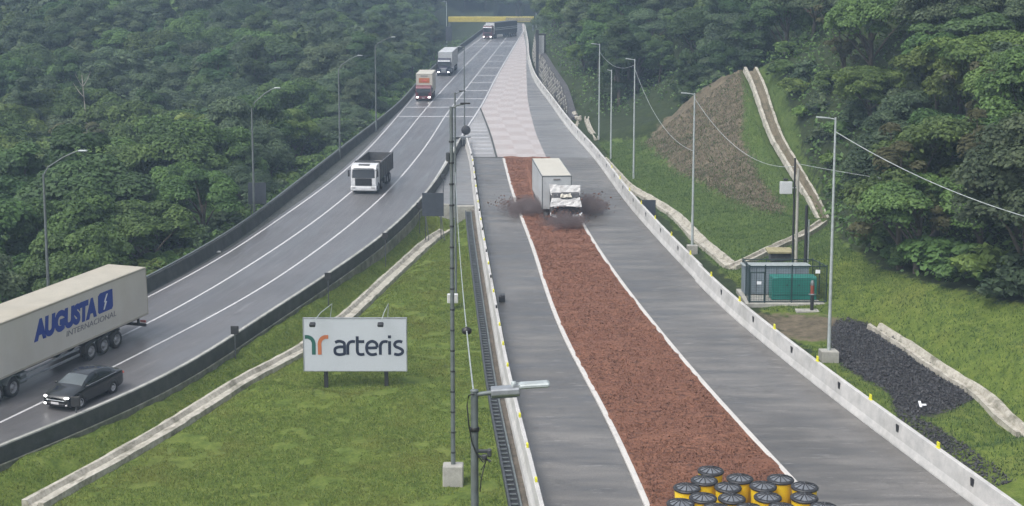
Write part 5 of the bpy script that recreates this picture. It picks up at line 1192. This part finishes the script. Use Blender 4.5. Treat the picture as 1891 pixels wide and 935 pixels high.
# ------------------------------------------------------------------ vegetation
def leaf_cloud(centres, radii, n, size, rg, flat=.75, up=.55):
    # leaf faces scattered through and over clumps: returns verts (n*4,3), faces, per-vertex value
    centres = np.asarray(centres); radii = np.asarray(radii)
    w = radii**2; k = rg.choice(len(radii), n, p=w/w.sum())
    d = rg.normal(size=(n, 3)); d[:, 2] = np.where(rg.random(n) < .9, np.abs(d[:, 2]), d[:, 2]); d /= np.linalg.norm(d, axis=1)[:, None]
    rr = radii[k] * (1 - .45*rg.random(n)**1.6)
    p = centres[k] + d * rr[:, None] * np.array([1, 1, flat])
    nr = d + rg.normal(size=(n, 3))*.42 + np.array([0, 0, up]); nr /= np.linalg.norm(nr, axis=1)[:, None]
    a = np.cross(nr, rg.normal(size=(n, 3))); a /= np.linalg.norm(a, axis=1)[:, None]; b = np.cross(nr, a)
    s = size * (.55 + .9*rg.random(n)); s1, s2 = s[:, None]*.5, s[:, None]*.32
    v = np.stack([p - a*s1, p - b*s2 + nr*s2*.25, p + a*s1, p + b*s2 + nr*s2*.25], 1).reshape(-1, 3)
    f = np.arange(n*4).reshape(n, 4)
    tone = rg.random(len(radii))[k]*.55 + rg.random(n)*.45
    return v, f, np.repeat(tone, 4)
def crown_clumps(kind, rad, hgt, rg):
    cs, rs = [], []
    if kind == 'round':
        for _ in range(34):
            a = rg.random()*6.283; t = rg.random(); e = math.acos(1 - t*1.25) ; q = .78 + .25*rg.random()
            cs.append((rad*.8*q*math.sin(e)*math.cos(a), rad*.8*q*math.sin(e)*math.sin(a), hgt*.42*q*math.cos(e))); rs.append(rad*(.2 + .16*rg.random()))
    elif kind == 'layered':
        for L in range(6):
            z = hgt*(-.32 + .15*L); rL = rad*(1.0 - .11*L)*(.8 + .3*rg.random())
            for _ in range(8 - L//2):
                a = rg.random()*6.283; q = math.sqrt(rg.random()); cs.append((rL*q*math.cos(a), rL*q*math.sin(a), z + rg.normal()*.25)); rs.append(rad*(.22 + .12*rg.random()))
    elif kind == 'flat':
        for _ in range(26):
            a = rg.random()*6.283; q = math.sqrt(rg.random()); cs.append((rad*q*math.cos(a), rad*q*math.sin(a), hgt*(.22 - .25*q*q) + rg.normal()*.3)); rs.append(rad*(.18 + .14*rg.random()))
        for _ in range(10):
            a = rg.random()*6.283; cs.append((rad*.55*math.cos(a), rad*.55*math.sin(a), -hgt*.25 + rg.normal()*.5)); rs.append(rad*.25)
    elif kind == 'tall':
        for _ in range(34):
            z = rg.random(); q = math.sqrt(rg.random())*(1 - .55*abs(2*z - .7)); a = rg.random()*6.283
            cs.append((rad*.75*q*math.cos(a), rad*.75*q*math.sin(a), hgt*(z - .5))); rs.append(rad*(.2 + .16*rg.random()))
    else:                                                                   # sparse
        for _ in range(22):
            a = rg.random()*6.283; q = rg.random()**.6; cs.append((rad*q*math.cos(a), rad*q*math.sin(a), hgt*(rg.random() - .45))); rs.append(rad*(.12 + .12*rg.random()))
    return cs, rs
def crown_mesh(name, kind, rad, hgt, n, size, seed, mat):
    rg = np.random.default_rng(seed); cs, rs = crown_clumps(kind, rad, hgt, rg)
    v, f, tv_ = leaf_cloud(cs, rs, n, size, rg, .8 if kind != 'flat' else .6)
    o = np_mesh(name, v, f, mat, attr={'leafv': ('POINT', tv_)}); me = o.data; bpy.data.objects.remove(o); return me, cs
def trunk_mesh(cs, hgt, base_r, seed, mat, drop):
    rg = random.Random(seed); m = MB(); top = Vector((rg.uniform(-.4, .4), rg.uniform(-.4, .4), -hgt*.1))
    m.tube([(0, 0, -drop), (rg.uniform(-.2, .2), rg.uniform(-.2, .2), -drop*.5), top], base_r, 7, base_r*.55)
    for c_ in rg.sample(list(cs), min(9, len(cs))):
        c_ = Vector(c_); s = Vector((0, 0, -drop)).lerp(top, rg.uniform(.6, 1)); m.tube([s, s.lerp(c_, .5) + Vector((0, 0, .3)), c_], base_r*.42, 5, base_r*.1)
    o = m.build('trunk', mat); me = o.data; bpy.data.objects.remove(o); return me
KINDS = [('round', 4.3, 6.5, 'mid', 'rounded mid-green'), ('round', 3.4, 5.4, 'light', 'bright yellow-green domed'), ('layered', 4.6, 6.2, 'mid', 'layered mid-green'), ('flat', 5.2, 4.2, 'light', 'flat-topped light green'), ('tall', 3.2, 8.6, 'dark', 'tall dark green'),
         ('round', 3.8, 6.0, 'dark', 'rounded dark green'), ('layered', 4.0, 6.6, 'grey', 'layered grey-green'), ('tall', 3.0, 7.8, 'grey', 'tall grey-green'), ('flat', 4.6, 3.8, 'dark', 'flat-topped dark green'), ('sparse', 3.2, 5.5, 'olive', 'thin olive-brown'), ('round', 4.6, 5.6, 'grey', 'broad grey-green')]
PROTO = []
for i, (k, r_, h_, mt, lab) in enumerate(KINDS):
    n_ = 7000 if k == 'sparse' else 22000
    me, cs = crown_mesh('crown', k, r_, h_, n_, .265 if mt != 'grey' else .24, 100 + i, LEAF[mt]); tm = trunk_mesh(cs, h_, .16 + .03*r_, 200 + i, M['bark'], h_*.5 + 6)
    PROTO.append((me, tm, r_, h_, lab))
# --- where trees stand: a jittered lattice over the forest floor
rg = np.random.default_rng(77)
cand = []
SP_ = 5.5
for gy_ in np.arange(52, 690, SP_):
    sp = SP_ if gy_ < 300 else SP_*1.25
    for gx_ in np.arange(-.46*gy_ - 22, .46*gy_ + 22, sp):
        cand.append((gx_ + rg.uniform(-.42, .42)*sp, gy_ + rg.uniform(-.42, .42)*sp))
cand = np.array(cand); cx_, cy_ = cand[:, 0], cand[:, 1]; cz_ = heights(cx_, cy_); yq = np.clip(cy_, 20, 469)
left = cx_ < X(c_bl, yq) - 4.2
right = cx_ > X(c_rr, yq) + np.where(cy_ > 190, 5.5, 8.5)
behind = cy_ > 474
cpx, cpy, czc = proj(cx_, cy_, cz_)
r_clear = inpoly(cpx, cpy, g_poly) & (czc < 178) & (cx_ > 0)
r_clear |= (cx_ > 0) & (cy_ < 200) & (cx_ < 23)
for a_, b_ in zip(CHB[:-1], CHB[1:]):
    ex, ey = b_.x - a_.x, b_.y - a_.y; tt = np.clip(((cx_ - a_.x)*ex + (cy_ - a_.y)*ey)/(ex*ex + ey*ey), 0, 1); r_clear |= np.hypot(cx_ - a_.x - tt*ex, cy_ - a_.y - tt*ey) < 5.5
# keep the crest of the mound open and a strip of hillside before the forest
keep = (left | right | behind) & ~r_clear & ~((cx_ > 0) & (cy_ < 62)) & ~((np.abs(cx_ - 1) < 12) & (cy_ < 472) & (cy_ > 400))
keep &= ~((cx_ < 0) & (cx_ > -24) & (cy_ > 335) & (cy_ < 470))
chp = [proj(*p) for p in CHB for _ in (0,)]
for i in np.nonzero(keep & (cx_ > 15) & (cy_ < 175))[0]:
    X0, Y0, z0 = proj(cx_[i], cy_[i], cz_[i] + 6.5); r0 = 4.6*F/z0
    if any(z0 < q[2] + 4 and abs(X0 - q[0]) < r0 and abs(Y0 - q[1]) < r0*1.15 for q in chp): keep[i] = False
infr = (cpx > -160) & (cpx < 2050) & (cpy > -260)
sel = np.nonzero(keep & infr)[0]
TREES = []
for i in sel:
    x, y, z = cx_[i], cy_[i], cz_[i]; L = x < 0
    u = vnoise(np.array([x]), np.array([y]), 26, 9)[0] + .5; q = rg.random()
    if L:
        pool = [0, 0, 1, 1, 2, 3, 5, 2, 9, 1] if u > .5 else [0, 2, 4, 5, 6, 3, 8, 0, 10, 2]
        if y > 170: pool = [0, 2, 3, 6, 5, 10, 4, 7, 6]
    else: pool = [5, 6, 4, 8, 0, 7, 10, 5, 4, 6, 2] if u > .4 else [2, 6, 0, 10, 6, 7, 9, 3]
    k = pool[int(q*len(pool))]
    db = (X(c_bl, yq[i]) - x) if L else 99.0
    TREES.append([x, y, z, k, ((0.85 if L else .7) + .5*rg.random())*float(np.clip(.45 + db*.045, .5, 1)), czc[i]])
# a depth-ordered coarse screen test: which ones can be seen at all
buf = {}; vis = []
for j in sorted(range(len(TREES)), key=lambda j: TREES[j][5]):
    x, y, z, k, s, zc = TREES[j]; r_, h_ = PROTO[k][2]*s, PROTO[k][3]*s
    zt = z + (h_*.5 + 4.0)*s*.6 + h_*.5
    X0, Y0, _ = proj(x, y, zt); w_ = r_*F/zc*.8; new = 0; tot = 0
    for bx in range(int((X0-w_)//14), int((X0+w_)//14)+1):
        for by in range(int(Y0//14), int((Y0 + h_*F/zc*.8)//14)+1):
            tot += 1
            if 0 <= bx*14 < 1891 and 0 <= by*14 < 935 and (bx, by) not in buf: new += 1; buf[(bx, by)] = 1
    vis.append((new, zc, j))
seen = sorted([v for v in vis if v[0] > 0], key=lambda v: v[1])
order = sorted(seen, key=lambda v: -v[0]*1.0)
SOLO = set(v[2] for v in order[:285])
LM = [((87, 420), 'first curved street lamp'), ((140, 540), 'cream articulated lorry'), ((468, 290), 'second curved street lamp'), ((476, 358), 'dark board by the outer barrier'), ((627, 190), 'third curved street lamp'), ((694, 150), 'slim curved street lamp'), ((686, 330), 'white tipper lorry'), ((784, 158), 'red lorry'), ((823, 115), 'navy lorry'), ((828, 70), 'hazy dark sign'), ((860, 35), 'far yellow beam'), ((190, 380), 'olive-brown tree clump'), ((20, 60), 'top left corner'), ((15, 280), 'left photo edge'), ((250, 110), 'pale ridge crown'), ((450, 40), 'upper left woods'),
      ((1035, 150), 'patterned retaining wall'), ((1106, 160), 'lawn street lamps'), ((1230, 190), 'brown mound'), ((1380, 120), 'mound crest'), ((1460, 250), 'stepped channel'), ((1466, 380), 'utility pole'), ((1540, 300), 'tall pale street lamp'), ((1700, 330), 'thick pale cable'), ((1750, 520), 'right grass slope'), ((1880, 30), 'top right corner'), ((1885, 280), 'right photo edge'), ((1200, 40), 'upper right woods'), ((1560, 60), 'upper right hillside')]
def where(px, py):
    b = min(LM, key=lambda q: (q[0][0]-px)**2 + ((q[0][1]-py)*1.3)**2); dx, dy = px - b[0][0], py - b[0][1]
    if abs(dx) < 26 and abs(dy) < 26: r = 'right behind the'
    elif abs(dy) > abs(dx)*1.8: r = 'above the' if dy < 0 else 'below the'
    elif abs(dx) > abs(dy)*1.8: r = 'left of the' if dx < 0 else 'right of the'
    else: r = ('up and left of the' if dx < 0 else 'up and right of the') if dy < 0 else ('down and left of the' if dx < 0 else 'down and right of the')
    return r + ' ' + b[1]
ORD = ['first', 'second', 'third', 'fourth', 'fifth', 'sixth', 'seventh', 'eighth', 'ninth', 'tenth', 'eleventh', 'twelfth']
labs = {}
def put_tree(x, y, z, k, s, zc):
    me, tm, r_, h_, lab = PROTO[k]
    lift = (h_*.5 + (3.0 if x < 0 else 2.4))*s
    t = thing('broadleaf_tree', None, 'tree', (x, y, z - .2), 0, 'broadleaf trees of the roadside forest')
    t.rotation_euler = (0, 0, rg.random()*6.283); t.scale = (s*(.9 + .3*rg.random()), s*(.9 + .3*rg.random()), s)
    o = link(bpy.data.objects.new('crown', me), t); o.location = (0, 0, lift/s)
    o = link(bpy.data.objects.new('trunk', tm), t); o.location = (0, 0, lift/s)
    px, py, _ = proj(x, y, z + lift)
    labs.setdefault(f'{lab} tree {where(px, py)}', []).append((px, t))
for j in SOLO: put_tree(*TREES[j])
for lab, ts in labs.items():
    ts.sort(key=lambda q: q[0]); n = len(ts)
    for i, (_, t) in enumerate(ts):
        t['label'] = lab if n == 1 else lab + (', leftmost' if i == 0 else ', rightmost' if i == n-1 else f', {ORD[min(i, 11)]} from left')
# --- the rest of the wood as one mass
rest = [TREES[j] for j in range(len(TREES)) if j not in SOLO]
lowp = {}
for k, (kd, r_, h_, mt, lab) in enumerate(KINDS):
    q = np.random.default_rng(300 + k); cs, rs = crown_clumps(kd, r_, h_, q)
    lowp[k] = {'near': leaf_cloud(cs, rs, 3200, .6, np.random.default_rng(k), .8), 'far': leaf_cloud(cs, rs, 1300, .95, np.random.default_rng(k), .8)}
for mt in ('dark', 'mid', 'light', 'grey', 'olive'):
    V, Fc, A = [], [], []; b = 0
    for x, y, z, k, s, zc in rest:
        if KINDS[k][3] != mt: continue
        v, f, a = lowp[k]['near' if zc < 230 else 'far']; an = rg.random()*6.283; ca, sa = math.cos(an), math.sin(an)
        lift = (KINDS[k][2]*.5 + 2.6)*s
        v2 = np.stack([x + s*(v[:, 0]*ca - v[:, 1]*sa), y + s*(v[:, 0]*sa + v[:, 1]*ca), z + lift + s*v[:, 2]], 1)
        V.append(v2); Fc.append(f + b); A.append(np.clip(a + rg.uniform(-.3, .3), 0, 1)); b += len(v)
    if V:
        o = np_mesh('forest', np.concatenate(V), np.concatenate(Fc), LEAF[mt], attr={'leafv': ('POINT', np.concatenate(A))}); o['kind'] = 'stuff'
# --- undergrowth: leafy faces over the forest floor
n = 240000; y = 50 + 330*rg.random(n)**1.5; x = (rg.random(n) - .5)*(.95*y + 30); ok = ((x < X(c_bl, y) - .5) | ((x > X(c_rr, y) + 3)))
z = heights(x, y); px, py, zc = proj(x, y, z); ok &= (px > -60) & (px < 1960) & ~((x > 0) & inpoly(px, py, g_poly) & (zc < 178)) & ~((x > 0) & (y < 190) & (x < 22))
x, y, z = x[ok], y[ok], z[ok]
v, f, a = leaf_cloud(np.stack([x, y, z + .3 + .9*rg.random(len(x))**2], 1), np.full(len(x), .7), len(x), .42, rg)
o = np_mesh('undergrowth', v, f, LEAF['mid'], attr={'leafv': ('POINT', a)}); o['kind'] = 'stuff'
# --- bushes hugging the outer barrier and the forest edge on the right
bm_, bcs = crown_mesh('foliage', 'round', 1.7, 2.4, 2600, .3, 900, LEAF['mid']); bm2_, _ = crown_mesh('foliage', 'round', 1.6, 2.2, 2600, .3, 901, LEAF['light']); bm3_, _ = crown_mesh('foliage', 'layered', 1.8, 2.2, 2600, .3, 902, LEAF['grey'])
bl_ = {}
spots = []
for px, py in [(1428,150),(1452,190),(1470,232),(1496,280),(1518,322),(1545,378),(1415,112),(1475,160),(1500,215),(1535,270),(1560,330),(1580,400),(1440,110),(1520,180),(1575,240)]:
    p = G(px, py); spots.append((p.x + .8, p.y, 2))
for y in np.arange(88, 250, 4.6): spots.append((float(X(c_bl, y)) - 2.6 - 1.6*rg.random(), y, 0))
for px, py in [(1590,462),(1600,470),(1630,492),(1665,500),(1700,512),(1735,520),(1770,530),(1800,534),(1840,548),(1870,552),(1660,505)]:
    p = G(px, py); spots.append((p.x + 1.0, p.y, 1))
for x, y, sd in spots:
    k = int(rg.integers(3)); s = .55 + .5*rg.random() if sd == 2 else .6 + .7*rg.random(); z = T(x, y)
    o = bpy.data.objects.new('bush', (bm_, bm2_, bm3_)[k]); link(o); o.location = (x, y, z + .7*s + (.3 if sd == 0 else .1)); o.scale = (s*1.2, s*1.2, s); o.rotation_euler = (0, 0, rg.random()*6)
    px, py, _ = proj(*o.location); adj = ('mid-green', 'bright green', 'grey-green')[k]
    lab = f'{adj} ' + ('barrier bush ' if sd == 0 else 'hillside bush ') + where(px, py)
    tag(o, None, 'bush', 'bushes along the outer highway barrier' if sd == 0 else 'bushes along the right forest edge'); bl_.setdefault(lab, []).append((px, o))
for lab, ts in bl_.items():
    ts.sort(key=lambda q: q[0]); n = len(ts)
    for i, (_, t) in enumerate(ts): t['label'] = lab if n == 1 else lab + (', leftmost' if i == 0 else ', rightmost' if i == n-1 else f', {ORD[min(i, 11)]} from left')
# --- pale dead trees
def dead(px, py, zc, h, lab, seed):
    p = D(px, py, zc); r_ = random.Random(seed); g = T(p.x, p.y); t = thing('dead_tree', lab, 'tree', (p.x, p.y, g)); hh = p.z - g + h
    m = MB().tube([(0, 0, -.3), (.1, 0, hh*.5), (-.1, 0, hh)], .11, 6, .05); m.build('trunk', M['bark_pale'], t)
    for k in range(4):
        a = r_.random()*6.283; s = hh*r_.uniform(.72, .95); MB().tube([(0, 0, s), (.6*math.cos(a), .4*math.sin(a), s+.7), (1.2*math.cos(a), .8*math.sin(a), s+1.7)], .06, 5, .02).build('branch', M['bark_pale'], t)
dead(158, 215, 165, 5, 'bare pale dead tree standing out of the left canopy', 1)
# --- grass: blades by the tens of thousands
def tufts(name, x, y, mat, h0, h1, wd, lean=.5):
    n = len(x); z = terr(x, y); a = rg.random(n)*6.283; h = h0 + (h1-h0)*rg.random(n)**2; w_ = wd*(.6 + .8*rg.random(n))
    lx, ly = rg.normal(size=n)*lean*h, rg.normal(size=n)*lean*h
    v = np.stack([np.stack([x - w_*np.cos(a), y - w_*np.sin(a), z - .03], 1), np.stack([x + w_*np.cos(a), y + w_*np.sin(a), z - .03], 1), np.stack([x + lx, y + ly, z + h], 1)], 1).reshape(-1, 3)
    o = np_mesh(name, v, np.arange(n*3).reshape(n, 3), M[mat], attr={'leafv': ('POINT', np.repeat(rg.random(n), 3))}); o['kind'] = 'stuff'; return o
def terr(x, y):                                                            # height of the built ground sheet (bilinear)
    i = np.clip(np.searchsorted(gx, x) - 1, 0, nx-2); j = np.clip(np.searchsorted(gy, y) - 1, 0, ny-2); Z = GZ.reshape(ny, nx)
    tx, ty = (x - gx[i])/(gx[i+1] - gx[i]), (y - gy[j])/(gy[j+1] - gy[j])
    return (Z[j, i]*(1-tx) + Z[j, i+1]*tx)*(1-ty) + (Z[j+1, i]*(1-tx) + Z[j+1, i+1]*tx)*ty
def near_drain(x, y, lim):
    r = np.full(len(x), False)
    for pl_ in (DRAIN, CH1, CH3, CHB, RDR):
        for a_, b_ in zip(pl_[:-1], pl_[1:]):
            ex, ey = b_.x - a_.x, b_.y - a_.y; tt = np.clip(((x - a_.x)*ex + (y - a_.y)*ey)/(ex*ex + ey*ey), 0, 1); r |= np.hypot(x - a_.x - tt*ex, y - a_.y - tt*ey) < lim
    return r
n = 620000; y = 50 + 76*rg.random(n); x = -24 + 24*rg.random(n); ok = (x > X(c_br, y) + .45) & (x < X(c_rl, y) - 1.42) & (y < YWALL - .3) & ~near_drain(x, y, .85)
dens = vnoise(x, y, 1.1, 21) + vnoise(x, y, .5, 22)*.7 > -.32; x, y = x[ok & dens], y[ok & dens]; tufts('grass', x, y, 'tuft', .03, .13, .022)
n = 480000; y = 56 + 130*rg.random(n); x = 9 + 40*rg.random(n); zt = terr(x, y); px, py, zc = proj(x, y, zt)
okg = inpoly(px, py, g_poly) & (zc < 176) & ~near_drain(x, y, .6) & ~(near_drain(x, y, 1.25) & (zt > 0.9)) & (x > X(c_rr, y) + .8)
br = inpoly(px + rg.normal(size=n)*9, py + rg.normal(size=n)*7, brown_poly); dk = inpoly(px, py, dark_poly) | inpoly(px, py, dark2) | inpoly(px, py, dirt_poly)
cage = (np.abs(x - ct.x) < fw/2 + .4) & (y > ct.y - .3) & (y < ct.y + dp + .4)
g1 = okg & ~br & ~dk & ~cage & (rg.random(n) < .8); tufts('grass', x[g1], y[g1], 'tuft_slope', .05, .2, .03)
g2 = okg & br; tufts('dry_grass', x[g2], y[g2], 'tuft_dry', .05, .24, .04)
n2 = okg & br & (rg.random(n) < .22); tufts('grass', x[n2], y[n2], 'tuft_slope', .08, .3, .05)
# rubble: broken black stones
dk2 = (inpoly(px, py, dark_poly) | inpoly(px, py, dark2)) & (x > X(c_rr, y) + .75); ii = np.nonzero(dk2)[0][:22000]
vs = np.repeat(np.stack([x[ii], y[ii], zt[ii] + .03], 1), 4, 0) + rg.normal(size=(len(ii)*4, 3))*np.repeat(.025 + .05*rg.random(len(ii)), 4)[:, None]
b = np.arange(len(ii))*4; fs = np.concatenate([np.stack([b, b+1, b+2], 1), np.stack([b, b+2, b+3], 1), np.stack([b, b+3, b+1], 1), np.stack([b+1, b+3, b+2], 1)])
o = np_mesh('rubble', vs, fs, M['stone']); o['kind'] = 'stuff'
# loose pebbles over the gravel bed
n = 60000; y = 50 + (YSEAM - 51)*rg.random(n)**1.4; t_ = rg.random(n); x = X(c_gl, y) + .2 + (X(c_gr, y) - X(c_gl, y) - .4)*t_
s = .012 + .022*rg.random(n)**2; vs = np.repeat(np.stack([x, y, .11 + .06*rg.random(n)], 1), 4, 0) + rg.normal(size=(n*4, 3))*np.repeat(s, 4)[:, None]
b = np.arange(n)*4; fs = np.concatenate([np.stack([b, b+1, b+2], 1), np.stack([b, b+2, b+3], 1), np.stack([b, b+3, b+1], 1), np.stack([b+1, b+3, b+2], 1)])
o = np_mesh('pebbles', vs, fs, M['gravel'], uv=vs[:, :2]); o['kind'] = 'stuff'
print('TREES', len(TREES), 'seen', len(seen), 'solo', len(SOLO), 'rest', len(rest))
EXPO = 0.82
# ------------------------------------------------------------------ air, light, camera
def haze_box():
    m, nt, bs = newmat('haze_air'); nt.nodes.remove(bs)
    v = nd(nt, 'ShaderNodeVolumePrincipled'); v.inputs['Color'].default_value = (0.40, 0.53, 0.70, 1); v.inputs['Density'].default_value = HAZE
    v.inputs['Anisotropy'].default_value = 0.0
    nt.links.new(v.outputs[0], nt.nodes['Material Output'].inputs['Volume'])
    o = MB().box((0, 379, 40), (776, 838, 110)).build('haze', m); o['kind'] = 'stuff'; return o
HAZE = 0.0008
haze_box()
SC.render.engine = 'CYCLES'
w = bpy.data.worlds.new('World'); SC.world = w; w.use_nodes = True; nt = w.node_tree; bg = nt.nodes['Background']
SUN_EL, SUN_AZ = R(58), R(-130)                  # azimuth from +Y, clockwise
sky = nt.nodes.new('ShaderNodeTexSky'); sky.sky_type = 'NISHITA'; sky.sun_disc = False; sky.sun_elevation = SUN_EL; sky.sun_rotation = SUN_AZ
sky.air_density = 1.0; sky.dust_density = 4.0; sky.ozone_density = 1.0
gy_n = nt.nodes.new('ShaderNodeHueSaturation'); gy_n.inputs['Saturation'].default_value = 0.4; nt.links.new(sky.outputs[0], gy_n.inputs['Color']); nt.links.new(gy_n.outputs[0], bg.inputs[0]); bg.inputs[1].default_value = 0.15
sl = bpy.data.lights.new('sun', 'SUN'); sl.energy = 1.2; sl.angle = R(40); sl.color = (1, 0.97, 0.93); so = bpy.data.objects.new('sun', sl); link(so)
d = Vector((math.sin(SUN_AZ) * math.cos(SUN_EL), math.cos(SUN_AZ) * math.cos(SUN_EL), math.sin(SUN_EL)))
so.rotation_euler = d.to_track_quat('Z', 'Y').to_euler(); so.location = (0, 0, 60)
SC.view_settings.view_transform = 'Standard'; SC.view_settings.look = 'None'; SC.view_settings.exposure = EXPO if 'EXPO' in globals() else 0.0; SC.view_settings.gamma = 1.0
cam = bpy.data.cameras.new('camera'); cam.sensor_fit = 'HORIZONTAL'; cam.sensor_width = 36.0; cam.lens = 36.0 * F / 1891.0; cam.clip_end = 2000; cam.clip_start = 0.5
co = bpy.data.objects.new('camera', cam); link(co); co.location = (0, 0, H); co.rotation_euler = (math.pi / 2 - PT, 0, 0); SC.camera = co
SC.cycles.volume_step_rate = 1.0; SC.cycles.max_bounces = 6; SC.cycles.volume_bounces = 1; SC.cycles.transparent_max_bounces = 8
SC.cycles.use_denoising = True
